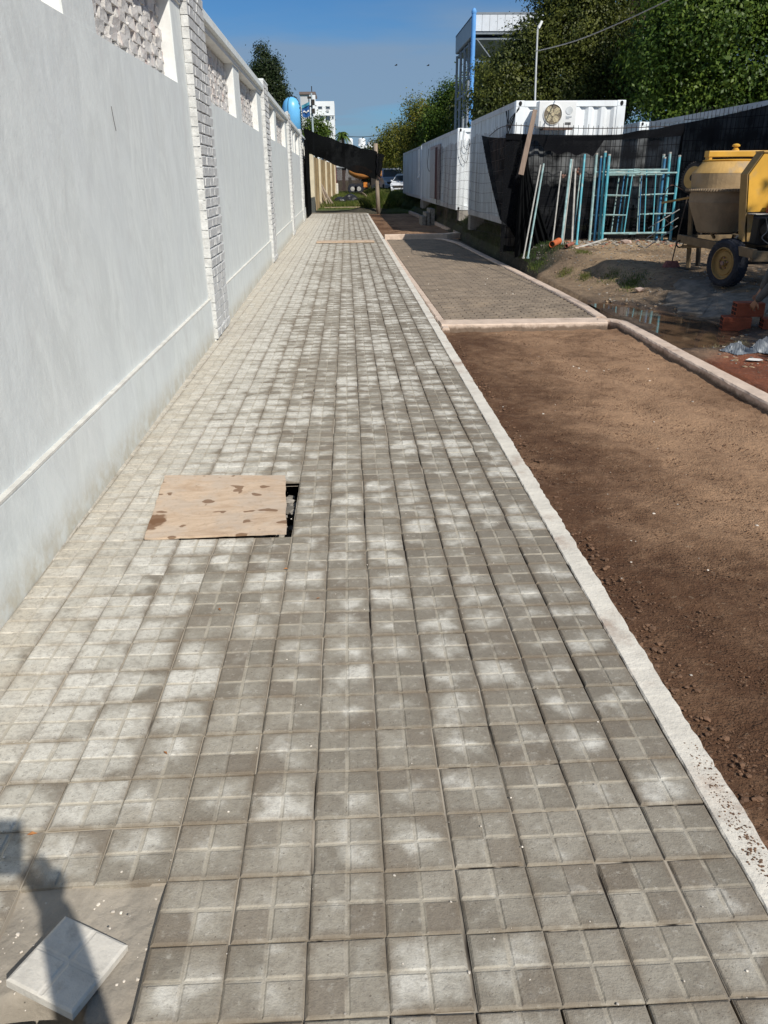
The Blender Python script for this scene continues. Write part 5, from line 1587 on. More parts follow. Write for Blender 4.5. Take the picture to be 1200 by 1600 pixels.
def field():
    y = 50.5 + 32 * random.random() ** 1.3; x = random.uniform(-1.9, 4.0); return (x, y, ground_z(x, y) - .02)
grass("grass", 26000, field, .26, M_GRASS, "rough green grass beyond the end of the pavement", .02)
def field2():
    y = 45.5 + 16 * random.random() ** 1.3; x = random.uniform(2.2, 4.2); return (x, y, ground_z(x, y) - .02)
grass("grass", 9000, field2, .20, M_DGRASS, "shaded grass before the parked cars", .014)
def mound():
    a = random.uniform(0, 6.28); r = random.random() ** .6; x = 1.9 + 1.15 * r * math.cos(a); y = 46.2 + 1.1 * r * math.sin(a); return (x, y, ground_z(x, y) - .02)
grass("grass", 9000, mound, .42, M_GRASS, "weeds growing on the earth mound by the wooden post", .014)
def apron():
    y = random.uniform(48.8, 50.6); x = random.uniform(-1.7, 1.0); return (x, y, .04)
grass("grass", 1500, apron, .10, M_GRASS, "weeds sprouting along the edge of the cement strip", .01)
# roots and branches on the mound
M_ROOT = simple("dark root", (.05, .035, .025), .9, .3)
rt_ = empty("uprooted_stump", (1.45, 46.6, .2), "dark uprooted stump with tangled roots beside the wooden post", "stump")
b = MB(); b.tube([(1.1, 46.5, .35), (1.35, 46.5, .62), (1.6, 46.6, .95)], [.14, .12, .07], 8)
b.build("trunk", M_ROOT, rt_)
for k in range(14):
    p0 = Vector((random.uniform(1.0, 1.5), 46.4, random.uniform(.3, .8))); d = Vector((random.uniform(-.5, .4), random.uniform(-.3, .3), random.uniform(-.25, .4)))
    b = MB(); b.tube([p0, p0 + d * .5 + Vector((0, 0, .06)), p0 + d], [.035, .025, .01], 5); b.build("root", M_ROOT if k % 3 else M_WOOD, rt_)
b = MB(); b.lathe([(.11, 0), (.13, .33), (.12, .34), (.10, .02)], 14, Mx((1.98, 45.3, .03)), caps=True); o = b.build("bucket", simple("dark green bucket", (.02, .05, .035), .6), origin=(1.98, 45.3, .03)); tag(o, "dark green bucket at the foot of the wooden post", "bucket")
# ================================================================ TREES
M_LEAF_DK = mat_leaf("dark olive leaves", (.028, .042, .010), (.070, .090, .018), (.15, .165, .032))
M_LEAF_GR = mat_leaf("fresh green leaves", (.036, .075, .011), (.080, .140, .018), (.15, .215, .030))
M_LEAF_YG = mat_leaf("yellow-green leaves", (.08, .105, .016), (.16, .17, .024), (.24, .22, .035))
M_LEAF_CF = mat_leaf("dark conifer leaves", (.018, .034, .012), (.035, .055, .018), (.05, .07, .02))
M_BARK = simple("tree bark", (.13, .10, .075), .9, .3, 6, .6, 25, stretch=(3, 3, .6))
def leaf_cloud(lobes, n, size, shell=.30, aspect=1.9, droop=.2, clump=.6):
    L = np.array(lobes, dtype=float)
    vol = L[:, 3] * L[:, 4] * L[:, 5]; pr = vol ** .75; pr /= pr.sum()
    # twig clumps first, then leaves round each clump: gives uneven outline with gaps
    nc = max(30, n // 16)
    k = rng.choice(len(L), nc, p=pr)
    d = rng.normal(size=(nc, 3)); d /= np.linalg.norm(d, axis=1)[:, None]
    r = 1 - np.abs(rng.normal(0, shell, nc)); r = np.clip(r, .15, 1.0) * (1 + .05 * rng.normal(size=nc))
    C = L[k, :3] + d * L[k, 3:6] * r[:, None]
    ci = rng.integers(0, nc, n)
    cs = size * 2.9 * clump * rng.uniform(.6, 1.5, nc)
    P = C[ci] + rng.normal(size=(n, 3)) * cs[ci][:, None]
    cn = rng.normal(size=(nc, 3)) * .35
    nn = d[ci] * .9 + cn[ci] + rng.normal(size=(n, 3)) * .38 + np.array([0, -.1, .35]); nn /= np.linalg.norm(nn, axis=1)[:, None]
    t = rng.normal(size=(n, 3)); t[:, 2] -= droop * 2; t -= nn * (t * nn).sum(1)[:, None]; t /= np.linalg.norm(t, axis=1)[:, None]
    s = np.cross(nn, t); sz = size * rng.uniform(.6, 1.35, n)[:, None]
    A = P - t * sz * .5; B = P + s * sz * .5 / aspect * 1.0 + nn * sz * .06; Cc = P + t * sz * .5; D = P - s * sz * .5 / aspect + nn * sz * .06
    V = np.stack([A, B, Cc, D], 1).reshape(-1, 3)
    return V
def add_cloud(name, V, mat, parent):
    o_ = off(parent); n = len(V) // 4
    me = bpy.data.meshes.new(name)
    me.vertices.add(len(V)); me.vertices.foreach_set('co', (V - np.array(o_)).astype(np.float32).ravel())
    me.loops.add(n * 4); me.loops.foreach_set('vertex_index', np.arange(n * 4, dtype=np.int32))
    me.polygons.add(n); me.polygons.foreach_set('loop_start', np.arange(0, n * 4, 4, dtype=np.int32)); me.polygons.foreach_set('loop_total', np.full(n, 4, dtype=np.int32))
    me.update(calc_edges=True); me.validate(); me.materials.append(mat)
    return link_mesh(name, me, parent, o_)
def tree(name, x, y, lobes, n, size, mat, label, trunk_r=.2, group=None, zb=None, shell=.3, clump=.6, cat="tree"):
    zb = ground_z(max(x, 3.7), y) if zb is None else zb
    t = empty(name, (x, y, zb), label, cat, group)
    b = MB(); rr = random.Random(int(x * 10 + y))
    lo = min(l[2] - l[5] * .3 for l in lobes); hi = max(l[2] for l in lobes)
    b.tube([(x, y, zb - .1), (x + rr.uniform(-.1, .1), y, zb + (lo - zb) * .5), (x + rr.uniform(-.2, .2), y + rr.uniform(-.2, .2), lo), (x, y, lo + (hi - lo) * .5)], [trunk_r, trunk_r * .85, trunk_r * .7, trunk_r * .4], 9)
    b.build("trunk", M_BARK, t, smooth=True)
    for l in lobes:
        b = MB(); s = Vector((x, y, lo + rr.uniform(-.3, .4))); e = Vector(l[:3]); m_ = s.lerp(e, .5) + Vector((rr.uniform(-.3, .3), rr.uniform(-.3, .3), rr.uniform(0, .4)))
        b.tube([s, m_, e], [trunk_r * .45, trunk_r * .3, trunk_r * .1], 6); b.build("limb", M_BARK, t, smooth=True)
    add_cloud("crown", leaf_cloud(lobes, n, size, shell, clump=clump), mat, t)
    if n > 40000:      # dense shaded foliage deep inside the crown
        add_cloud("inner_foliage", leaf_cloud([(a, b_ + .3, c, r1 * .62, r2 * .62, r3 * .62) for a, b_, c, r1, r2, r3 in lobes], 14000, .20, .45, clump=.5), mat, t)
    return t
def lob(cx, cy, z0, z1, r, n, seed, flat=.8):
    rr = random.Random(seed); out = []
    for i in range(n):
        z = z0 + (z1 - z0) * (i + .5) / n; f = math.sin(math.pi * (.15 + .8 * (i + .5) / n)); a = rr.uniform(0, 6.28) + i * 2.4
        q = r * .55 * f * rr.uniform(.6, 1.1)
        out.append((cx + q * math.cos(a), cy + q * math.sin(a) * .8, z, r * .55 * rr.uniform(.8, 1.2), r * .5, r * .55 * flat * rr.uniform(.7, 1.1)))
    return out
G1 = "trees behind the containers"
tree("broadleaf_tree", 7.6, 33, [(8.9, 32.5, 9.2, 2.2, 1.6, 1.5), (8.2, 32, 7.9, 1.7, 1.5, 1.1), (8.6, 32, 6.6, 2.2, 1.6, 1.2), (7.1, 32, 6.1, 1.35, 1.2, .95), (6.0, 32, 5.35, 1.15, 1.1, .8), (5.45, 32, 4.4, .85, 1, .75), (6.6, 32, 4.3, 1.2, 1.2, 1.0), (8.2, 32, 4.6, 1.7, 1.4, 1.4), (9.4, 32, 5.6, 1.4, 1.4, 1.4), (5.9, 32, 3.6, 1.2, 1, .7), (7.4, 31.6, 3.3, 1.5, 1, .8)], 85000, .10, M_LEAF_DK, "tall dark olive tree standing behind the white containers, in front of the steel tower", .28, G1)
tree("broadleaf_tree", 10.6, 33, lob(10.6, 32.8, 3.0, 11.5, 3.6, 14, 9), 60000, .11, M_LEAF_DK, "dark olive tree crown right above the air conditioner, against the fresh green tree", .28, G1)
tree("broadleaf_tree", 12.2, 28, lob(12.0, 27.6, 2.8, 8.0, 3.2, 13, 14) + [(9.9, 26.9, 5.4, 1.2, 1, .9), (10.4, 27, 4.2, 1.2, 1, .9), (10.3, 27.2, 6.7, 1.0, 1, .8)], 60000, .125, M_LEAF_GR, "fresh green broad leaved tree behind the long container at the right", .25, G1)
tree("broadleaf_tree", 15.2, 27, lob(15.0, 26.4, 2.4, 8.2, 3.4, 13, 21), 50000, .13, M_LEAF_GR, "fresh green tree reaching over the top right corner", .25, G1)
G2 = "trees beyond the parked cars"
tree("broadleaf_tree", 3.9, 72, [(3.6, 71, 4.0, 1.4, 1.2, 1.0), (4.4, 71, 5.0, 1.2, 1.2, .9), (4.9, 71, 3.6, 1.3, 1.2, 1.2), (3.9, 71, 2.9, 1.3, 1, .9)], 12000, .17, M_LEAF_YG, "small yellow-green tree above the silver van", .16, G2)
tree("broadleaf_tree", 5.9, 66, lob(5.8, 65, 2.6, 6.6, 2.1, 9, 5), 17000, .17, M_LEAF_YG, "yellow-green tree between the small tree over the van and the dark green one", .2, G2)
tree("broadleaf_tree", 7.6, 62, lob(7.4, 61, 2.8, 7.5, 2.2, 9, 8), 19000, .17, M_LEAF_GR, "darker green tree just left of the steel tower", .2, G2)
tree("broadleaf_tree", 9.8, 58, lob(9.6, 57, 2.8, 8.6, 2.6, 9, 12), 17000, .18, M_LEAF_DK, "tree standing right behind the legs of the steel tower", .2, G2)
tree("broadleaf_tree", 3.3, 84, [(2.9, 83, 3.2, 1.3, 1.2, 1.6), (3.9, 83, 3.4, 1.4, 1.2, 1.6), (5.0, 83, 3.4, 1.5, 1.2, 1.8), (6.2, 83, 3.4, 1.5, 1.2, 1.8)], 12000, .26, M_LEAF_CF, "dark hedge like tree in shade behind the parked cars", .2, G2)
# conifer behind the wall
cl = [(-4.76, 52, 8.5, 0.36, 0.39, 0.55), (-4.62, 52, 7.85, 0.72, 0.65, 0.59), (-5.14, 52, 7.46, 0.55, 0.52, 0.45), (-4.09, 52, 7.59, 0.49, 0.52, 0.65), (-4.49, 52, 7.01, 0.91, 0.78, 0.65), (-3.84, 52, 6.62, 0.45, 0.52, 0.45), (-3.58, 52, 6.16, 0.45, 0.52, 0.45), (-4.42, 52, 6.1, 1.04, 0.78, 0.65), (-5.2, 52, 6.62, 0.65, 0.65, 0.65), (-4.55, 52, 5.06, 1.17, 0.91, 0.91), (-3.28, 52, 5.77, 0.29, 0.39, 0.33)]
tree("evergreen_tree", -4.7, 52, cl, 26000, .12, M_LEAF_CF, "dense dark evergreen tree rising behind the pale wall", .16, zb=0.0, shell=.22, clump=.45)
tree("shrub", -2.4, 68, [(-2.9, 68, 5.2, .6, .6, .8), (-2.2, 68, 5.6, .6, .6, .7), (-1.7, 68, 5.2, .6, .6, .6), (-3.2, 68, 4.4, .7, .7, .7), (-2.2, 68, 4.3, .9, .7, .8)], 7000, .16, M_LEAF_GR, "bushy green tree top below the blue banner", .12, zb=.2)
# off to the right beyond the picture edge: the tree that throws dappled shade on the yard
tree("broadleaf_tree", 11.2, 3.2, [(9.2, 2.2, 6.4, 1.2, 1.3, .8), (10.0, 3.3, 6.9, 1.5, 1.3, .9), (9.9, 1.2, 6.2, 1.3, 1.2, .8), (11.3, 2.3, 7.2, 1.5, 1.5, .9), (9.2, 4.2, 6.2, 1.0, 1.1, .7), (10.8, 4.6, 6.6, 1.3, 1.3, .8), (9.6, 5.2, 6.1, 1.1, 1.0, .7), (12.4, 3.8, 6.6, 1.4, 1.4, .9), (10.2, 6.2, 6.4, 1.2, 1.1, .7), (9.8, .4, 6.2, 1.1, 1.1, .7)], 17000, .16, M_LEAF_GR, "broad leaved tree standing in the yard to the right of the worker", .22, zb=.1)

def palm(x, y, z, zb, r, label, seed):
    rr = random.Random(seed); t = empty("palm_tree", (x, y, zb), label, "palm tree", "distant palms")
    b = MB(); b.tube([(x, y, zb), (x + .1, y, (z + zb) / 2), (x, y, z)], [.22, .17, .15], 8); b.build("trunk", M_BARK, t)
    M_P = M_LEAF_GR
    V = []
    for k in range(26):
        a = k * 2.4 + rr.uniform(-.2, .2); el = rr.uniform(-.2, 1.15)
        pts = []
        for i in range(9):
            s = i / 8; rad = r * s * math.cos(el) * (1 - .15 * s); h = r * (s * math.sin(el) - .75 * s * s)
            pts.append(np.array((x + rad * math.cos(a), y + rad * math.sin(a), z + h)))
        for i in range(1, 9):
            for q in range(3):
                p = pts[i - 1] + (pts[i] - pts[i - 1]) * (q / 3); ax = pts[i] - pts[i - 1]; ax /= np.linalg.norm(ax)
                side = np.cross(ax, (0, 0, 1)); side /= np.linalg.norm(side) + 1e-9
                for sg in (-1, 1):
                    L_ = r * .26 * (1 - .5 * i / 8); tip = p + side * sg * L_ * .7 + ax * L_ * .5 + np.array((0, 0, -L_ * .5))
                    w = ax * .035; V += [p - w, p + w, tip + w * .3, tip - w * .3]
    add_cloud("fronds", np.array(V), M_P, t)
palm(-2.1, 80, 5.9, .4, 1.3, "palm tree top left of the far white tower block", 2)
palm(-.3, 85, 5.7, .4, 1.15, "small palm tree against the sky right of the white tower block", 5)

# ================================================================ TOWER, TANK, POLES, FLAG
M_TW = simple("white ribbed sheet", (.66, .70, .74), .5, .05, 2, dirt=(.5, .5, .5), dirt_amt=.2)
M_TWD = simple("steel column", (.22, .25, .28), .6, .15, 2)
M_SKYB = simple("sky blue paint", (.13, .36, .75), .5, .08, 3)
tw = empty("steel_tower", (8.2, 48, .5), "elevated white ribbed tank on steel columns with one bright blue column", "tower")
b = MB(); b.bb(6.70, 10.2, 45.05, 52, 8.42, 8.55); b.bb(6.66, 10.25, 44.98, 52.1, 9.28, 9.36); b.build("edge_beam", M_TWD, tw)
for k in range(9):
    b = MB(); b.bb(6.70 + k * .39, 6.70 + k * .39 + .375, 45.0, 45.05, 8.55, 9.28); b.build("panel", M_TW, tw)
for k in range(17):
    b = MB(); b.bb(6.66, 6.70, 45.05 + k * .41, 45.05 + k * .41 + .40, 8.45, 9.32); b.build("side_panel", simple("shaded grey sheet", (.36, .39, .42), .5, .05, 2) if k == 0 else bpy.data.materials["shaded grey sheet"], tw)
b = MB(); b.bb(6.75, 10.2, 45.2, 52, 8.2, 8.3); b.build("floor", M_TWD, tw)
for x in (6.74, 10.1):
    for y in (45.3, 46.9, 48.5, 50.1, 51.8):
        b = MB(); b.tube([(x, y, .4), (x, y, 8.3)], .075, 8); b.build("column", M_TWD, tw)
for y in (45.3, 48.5, 51.8): beam((6.74, y, 5.5), (10.1, y, 5.5), .08, .1, "girder", M_TWD, tw)
beam((6.74, 45.3, 6.0), (6.74, 51.8, 6.0), .06, .1, "girder", M_TWD, tw)
for (a, c) in (((6.9, 45.2, 8.2), (7.8, 45.2, 7.2)), ((6.74, 45.3, 6.0), (6.74, 48.5, 8.2))): beam(a, c, .05, .05, "brace", M_TWD, tw)
b = MB(); b.tube([(6.64, 44.9, .4), (6.64, 44.9, 9.42)], .115, 12); b.lathe([(.13, 9.3), (.13, 9.4), (.06, 9.52), (.0, 9.53)], 12, Mx((6.64, 44.9, 0))); b.build("blue_column", M_SKYB, tw)
# slim lamp pole in front of the tower
b = MB(); b.tube([(7.55, 52, .4), (7.3, 52, 6.5)], .05, 6); b.tube([(7.3, 52, 6.4), (6.9, 51.8, 6.5), (6.75, 51.7, 6.45)], .04, 6); o = b.build("lamp_pole", M_TWD, origin=(7.5, 52, .5)); tag(o, "thin grey lamp pole beside the tower legs above the middle container", "pole")

wt = empty("water_tank", (-2.80, 45.6, 3.7), "round sky blue water tank with dark straps behind the end of the wall", "water tank")
M_TANK = simple("light blue plastic tank", (.16, .50, .85), .35, .05, 2, spec=.5)
b = MB(); b.lathe([(.49, 0), (.49, 1.35), (.47, 1.55), (.40, 1.76), (.27, 1.90), (.12, 1.97), (.0, 1.98)], 32, Mx((-2.80, 45.6, 3.72))); b.build("shell", M_TANK, wt, smooth=True)
b = MB(); b.lathe([(.12, 1.95), (.12, 2.03), (.0, 2.05)], 14, Mx((-2.80, 45.6, 3.72))); b.build("lid", M_DARK, wt)
for a0 in (-1.9, -.35):
    b = MB(); prof = [(.505, .0), (.505, 1.35), (.485, 1.56), (.415, 1.775), (.285, 1.915), (.115, 1.985)]
    b.tube([(-2.80 + r * math.cos(a0), 45.6 + r * math.sin(a0), 3.72 + z) for r, z in prof], .013, 5); b.build("strap", M_DARK, wt)
lad = MB()
for i in range(15):
    t_ = i / 14; r, z = (.56, .05 + 1.3 * t_ / .75) if t_ < .75 else (.56 - .33 * (t_ - .75) / .25, 1.35 + .52 * math.sin((t_ - .75) / .25 * 1.4))
    lad.box((-2.80 + r * math.cos(-.45), 45.6 + r * math.sin(-.45), 3.72 + z), (.07, .05, .055))
lad.build("ladder_rungs", M_DARK, wt)
b = MB(); b.bb(-3.1, -2.4, 45.2, 46.0, 0, 3.72); o = b.build("tank_stand", M_BLOCK, origin=(-2.75, 45.6, 0)); tag(o, "grey masonry stand carrying the blue water tank", "stand")

fl = empty("flag", (-2.75, 62, 5.9), "dark blue banner with a pale wave on the street pole beyond the wall", "flag")
b = MB(); sheet(b, (-3.09, 62, 6.55), (-2.50, 62, 6.78), (-2.52, 62, 5.90), (-3.05, 62, 5.85), 12, 10, lambda u, v: (0, .05 * math.sin(6 * u), -.10 * math.sin(math.pi * u) * v)); b.build("banner", simple("banner blue", (.02, .10, .30), .7, .1), fl)
b = MB(); sheet(b, (-3.09, 61.94, 6.56), (-2.50, 61.94, 6.79), (-2.50, 61.94, 6.60), (-3.08, 61.94, 6.35), 12, 3, lambda u, v: (0, .05 * math.sin(6 * u), 0)); b.build("top_band", simple("banner teal", (.06, .26, .36), .7, .1), fl)
b = MB(); sheet(b, (-2.98, 61.93, 6.18), (-2.56, 61.93, 6.22), (-2.56, 61.93, 6.12), (-2.98, 61.93, 6.10), 14, 2, lambda u, v: (0, .05 * math.sin(6 * u), .05 * math.sin(9 * u))); b.build("wave_mark", M_WHITE, fl)
pl = empty("street_pole", (-2.35, 62, .3), "slim pole with camera boxes in front of the far white tower block", "pole")
b = MB(); b.tube([(-2.35, 62, .3), (-2.35, 62, 7.35)], .07, 8); b.build("shaft", simple("pale blue-grey pole", (.40, .47, .50), .5, .1), pl)
b = MB(); b.box((-2.5, 61.9, 7.05), (.28, .3, .12)); b.box((-2.25, 61.9, 6.75), (.22, .3, .35)); b.box((-2.25, 61.9, 6.2), (.22, .3, .3)); b.box((-2.45, 61.9, 6.5), (.1, .1, .1)); b.build("camera_box", M_ENG, pl)

# tall bent pole above the near container, with cable
pp = empty("bent_pole", (4.47, 20.0, .5), "thin bent top galvanised pole standing behind the air conditioner", "pole")
b = MB(); b.tube([(4.47, 20.0, 3.2), (4.44, 20.0, 4.0), (4.42, 20, 4.80), (4.43, 20, 4.87), (4.50, 20.0, 4.97)], .020, 8); b.build("shaft", simple("galvanised pole", (.48, .49, .48), .5, .1), pp)
b = MB(); b.tube([(4.44, 19.99, 4.84), (4.505, 19.99, 4.975)], .030, 8); b.build("tip", M_WHITE, pp)
M_LCAB = simple("weathered grey cable", (.36, .34, .31), .6)
o = cable("overhead_cable", [(4.42, 20.0, 4.39), (4.9, 17.5, 4.32), (5.5, 13.5, 4.45), (6.2, 9, 4.9), (7.0, 4, 5.6)], .011, M_LCAB, None); tag(o, "grey overhead cable running from the bent pole over the trees", "cable")
o = cable("overhead_cable", [(-3.5, 100, 6.6), (1.5, 100, 6.18), (5.3, 100, 6.5), (9, 99, 7.2)], .035, M_CABLE, None); tag(o, "thin dark cable spanning the sky above the far rooftops", "cable")

# ================================================================ FAR BUILDINGS
M_BW = simple("white building paint", (.80, .82, .84), .7, .04, .6)
M_BG = simple("grey building wall", (.50, .51, .52), .8, .08, .8)
M_WIN = simple("dark window glass", (.05, .07, .10), .15, .1)
bd = empty("apartment_block", (-3.6, 152, 1.2), "tall white apartment block with small windows in the far distance", "building")
b = MB(); b.bb(-5.40, -1.80, 150, 158, 1.2, 14.0); b.build("wall", M_BW, bd)
b = MB(); b.bb(-7.60, -5.42, 149.6, 158, 1.2, 15.05); b.build("stair_tower", M_BG, bd)
b = MB(); b.bb(-6.0, -5.0, 149.2, 149.6, 8, 14.9); b.build("pale_corner", M_BW, bd)
b = MB(); b.bb(-7.75, -4.95, 149.3, 158, 15.0, 15.4); b.build("parapet", simple("brown parapet", (.17, .13, .12), .8), bd)
def bwin(x0, x1, z0, z1, y=149.97):
    b = MB(); b.bb(x0, x1, y, y + .05, z0, z1); f = b.build("window", M_BG, bd)
    b = MB(); b.bb(x0 + .08, x1 - .08, y - .02, y + .0, z0 + .08, z1 - .08); b.build("pane", M_WIN, f)
bwin(-4.65, -3.85, 12.75, 13.25); bwin(-3.3, -2.5, 12.75, 13.25); bwin(-5.0, -4.6, 11.3, 11.6); bwin(-4.45, -3.6, 10.9, 11.75); bwin(-3.4, -2.5, 10.9, 11.75); bwin(-2.3, -1.9, 11.2, 11.7)
for k in range(4): bwin(-4.45, -3.6, 2.6 + 2 * k, 3.5 + 2 * k); bwin(-3.4, -2.5, 2.6 + 2 * k, 3.5 + 2 * k)
b = MB(); b.box((-2.9, 149.9, 12.55), (.35, .2, .35)); b.build("air_unit", M_BG, bd)
b = MB(); b.bb(-5.4, -1.8, 149.9, 150, 11.75, 11.85); b.build("balcony_slab", M_BG, bd)
b = MB(); b.tube([(-5.6, 150, 15.3), (-5.6, 150, 16.3)], .08, 5); b.build("antenna", M_ENG, bd)
fb_ = empty("rooftop_house", (2.2, 172, 1.3), "low white building with round roof tanks in the far distance", "building")
b = MB(); b.bb(-2.0, 5.9, 170, 180, 1.3, 7.2); b.build("wall", M_BW, fb_)
b = MB(); b.bb(3.0, 5.9, 169.8, 172, 7.2, 7.7); b.build("roof_step", M_BW, fb_)
for (x, z, r, h) in ((-.9, 7.2, .55, 1.4), (1.0, 7.2, .5, 1.6), (3.3, 7.6, .75, 1.2), (4.9, 7.4, .45, .6)):
    tk = MB(); tk.lathe([(r, 0), (r, h * .8), (r * .7, h * .95), (0, h)], 14, Mx((x, 170.6, z + .3))); tk.box((x, 170.6, z + .15), (r * 1.8, r * 1.8, .3)); tk.build("roof_tank", M_BW, fb_)
for x in (-1.0, 1.0, 3.2): b = MB(); b.bb(x, x + .7, 169.95, 170, 5.6, 6.6); b.build("window", M_WIN, fb_)

# dark shed and tipper truck with orange drum beyond the grass
M_SHED = simple("dark brown sheet", (.055, .035, .03), .7, .2, 3)
sh = empty("shed", (.3, 83, .35), "dark brown corrugated shed across the far side of the grass", "shed")
b = MB()
for k in range(26): b.bb(-1.15 + k * .1, -1.15 + k * .1 + .085, 82 - (.04 if k % 2 else 0), 82.5, .35, 2.65)
b.build("sheet_wall", M_SHED, sh)
b = MB(); b.bb(1.5, 4.2, 83.0, 86, .35, 2.7); b.build("back_part", M_SHED, sh)
b = MB(); b.bb(-1.3, 4.3, 81.8, 86, 2.65, 2.78); b.build("roof", simple("grey sheet roof", (.20, .21, .22), .6), sh)
tk = empty("mixer_truck", (1.3, 78, .4), "dark truck with an orange mixing drum standing beyond the grass", "truck")
dM = Mx((1.35, 78, 2.22), (0, 0, 1), (1, .15, -.18))
b = MB(); b.lathe([(.20, -1.15), (.34, -1.05), (.52, -.6), (.58, -.1), (.52, .4), (.34, .95), (.22, 1.15)], 24, dM); b.build("drum", simple("orange drum paint", (.62, .26, .07), .55, .12, 2, dirt=(.60, .42, .22), dirt_amt=.6), tk, smooth=True)
b = MB(); b.bb(.2, 2.9, 77.3, 78.7, 1.15, 1.32); b.bb(.2, .5, 77.4, 78.6, 1.3, 1.8); b.bb(2.3, 3.3, 77.1, 78.9, .8, 2.2); b.build("chassis", M_ENG, tk)
for x in (.55, 1.15, 2.75):
    for y in (77.2, 78.7):
        b = MB(); b.lathe([(.12, -.14), (.42, -.14), (.45, -.05), (.45, .05), (.42, .14), (.12, .14)], 20, Mx((x, y, .82), (0, 0, 1), (0, 1, 0))); w_ = b.build("wheel", M_TYRE, tk); w2 = MB(); w2.lathe([(.2, -.15), (.05, -.17)], 12, Mx((x, y, .82), (0, 0, 1), (0, 1, 0))); w2.build("hub", M_STEEL, w_)
b = MB(); b.bb(1.58, 1.92, 77.0, 77.1, .95, 1.38); b.build("lamp_panel", simple("orange panel", (.60, .20, .03), .5), tk)

# ================================================================ CARS
def car(name, x, y, zb, W, L, H, hood_h, ws_y, roof_y, mat, label, cat, heading, tall=False):
    t = empty(name, (x, y, zb), label, cat, "cars parked beyond the containers")
    # side profile (distance back from the nose, height), nose at 0
    if tall: prof = [(0, .30), (-.02, .55), (.06, .80), (.55, 1.02), (1.05, 1.10), (1.75, 1.72), (2.1, H), (L - .25, H - .03), (L, 1.0), (L, .32)]
    else: prof = [(0, .25), (-.03, .48), (.10, .70), (.55, .84), (1.15, .92), (1.95, 1.36), (2.5, H), (3.3, H - .06), (L - .25, 1.02), (L, .6), (L - .03, .28)]
    Rz = Matrix.Rotation(heading, 3, 'Z')
    T = lambda u, a, z: Vector((x, y, zb)) + Rz @ Vector((u, a, z))
    belt = 1.08 if tall else .90
    b = MB(); rows = []
    for a, z in prof:
        tuck = 0 if z <= belt else (z - belt) * (.18 if tall else .38)
        hw = W / 2 - tuck
        if a < .15: hw -= .10 * (1 - max(a, 0) / .15)
        rows.append([T(-hw, a, z), T(-hw * .6, a - (.06 if a < .1 else 0), z), T(hw * .6, a - (.06 if a < .1 else 0), z), T(hw, a, z)])
    n = len(prof); vs = [q for r in rows for q in r]; fs = []
    for i in range(n):
        j = (i + 1) % n
        for k in range(3): fs.append((i * 4 + k, j * 4 + k, j * 4 + k + 1, i * 4 + k + 1))
    fs.append(tuple(i * 4 for i in range(n))); fs.append(tuple(i * 4 + 3 for i in reversed(range(n))))
    b.add(vs, fs); b.build("body", mat, t, bevel=.03)
    glass = simple("car glass", (.03, .04, .05), .08, .05) if "car glass" not in bpy.data.materials else bpy.data.materials["car glass"]
    def quad(pts, name, m_, d=.012):
        b = MB(); P = [Vector(p) for p in pts]; nrm = (P[1] - P[0]).cross(P[3] - P[0]).normalized(); b.hexa([p - nrm * d for p in P] + [p + nrm * d for p in P]); return b.build(name, m_, t)
    (a0, z0), (a1, z1) = (prof[4], prof[5]) if not tall else (prof[4], prof[5])
    tk_ = (.18 if tall else .38)
    hw0, hw1 = W / 2 - (z0 - belt) * tk_ - .06, W / 2 - (z1 - belt) * tk_ - .08
    f = .10; A0, Z0 = a0 + (a1 - a0) * f, z0 + (z1 - z0) * f; A1, Z1 = a0 + (a1 - a0) * .96, z0 + (z1 - z0) * .96
    quad([T(-hw0, A0 - .012, Z0), T(hw0, A0 - .012, Z0), T(hw1, A1 - .012, Z1), T(-hw1, A1 - .012, Z1)], "windscreen", glass)
    for s in (-1, 1):
        hb = W / 2 - .02; ht = W / 2 - (H - .15 - belt) * tk_ + .01
        quad([T(s * hb, a1 - .35, belt + .04), T(s * hb, L - .9, belt + .04), T(s * ht, L - 1.0, H - .16), T(s * ht, a1 + .35, H - .16)], "side_window", glass)
    gh = .62 if tall else .50
    quad([T(-W * .33, -.075, gh), T(W * .33, -.075, gh), T(W * .36, -.045, gh + .17), T(-W * .36, -.045, gh + .17)], "grille", M_ENG, .02)
    quad([T(-W * .30, -.06, .30), T(W * .30, -.06, .30), T(W * .30, -.075, .40), T(-W * .30, -.075, .40)], "bumper_vent", M_ENG, .02)
    quad([T(-.24, -.10, .41), T(.24, -.10, .41), T(.24, -.10, .50), T(-.24, -.10, .50)], "number_plate", M_WHITE, .01)
    lm = simple("headlight glass", (.55, .58, .60), .1, .1) if "headlight glass" not in bpy.data.materials else bpy.data.materials["headlight glass"]
    for s in (-1, 1):
        quad([T(s * W * .34, -.03, gh + .10), T(s * W * .47, .06, gh + .12), T(s * W * .475, .16, gh + .28), T(s * W * .36, .03, gh + .20)], "headlight", lm, .025)
        b = MB(); b.box(T(s * (W / 2 + .08), a1 - .35, belt + .08), (.16, .08, .12)); b.build("mirror", mat, t, bevel=.02)
        for a in (.78, L - .8):
            Mw = Mx(T(s * (W / 2 - .10), a, .31), (0, 0, 1), Rz @ Vector((s, 0, 0)))
            b = MB(); b.lathe([(.19, .10), (.29, .11), (.31, .06), (.31, -.06), (.29, -.1)], 22, Mw); w_ = b.build("wheel", M_TYRE, t)
            b = MB(); b.lathe([(.19, .105), (.12, .09), (.0, .10)], 16, Mw, caps=False); b.build("rim", M_STEEL, w_)
    return t
M_CW = simple("white car paint", (.78, .80, .82), .25, .02, 2, spec=.6); M_CSI = simple("silver-blue car paint", (.36, .40, .47), .3, .03, 2, metal=.3, spec=.6)
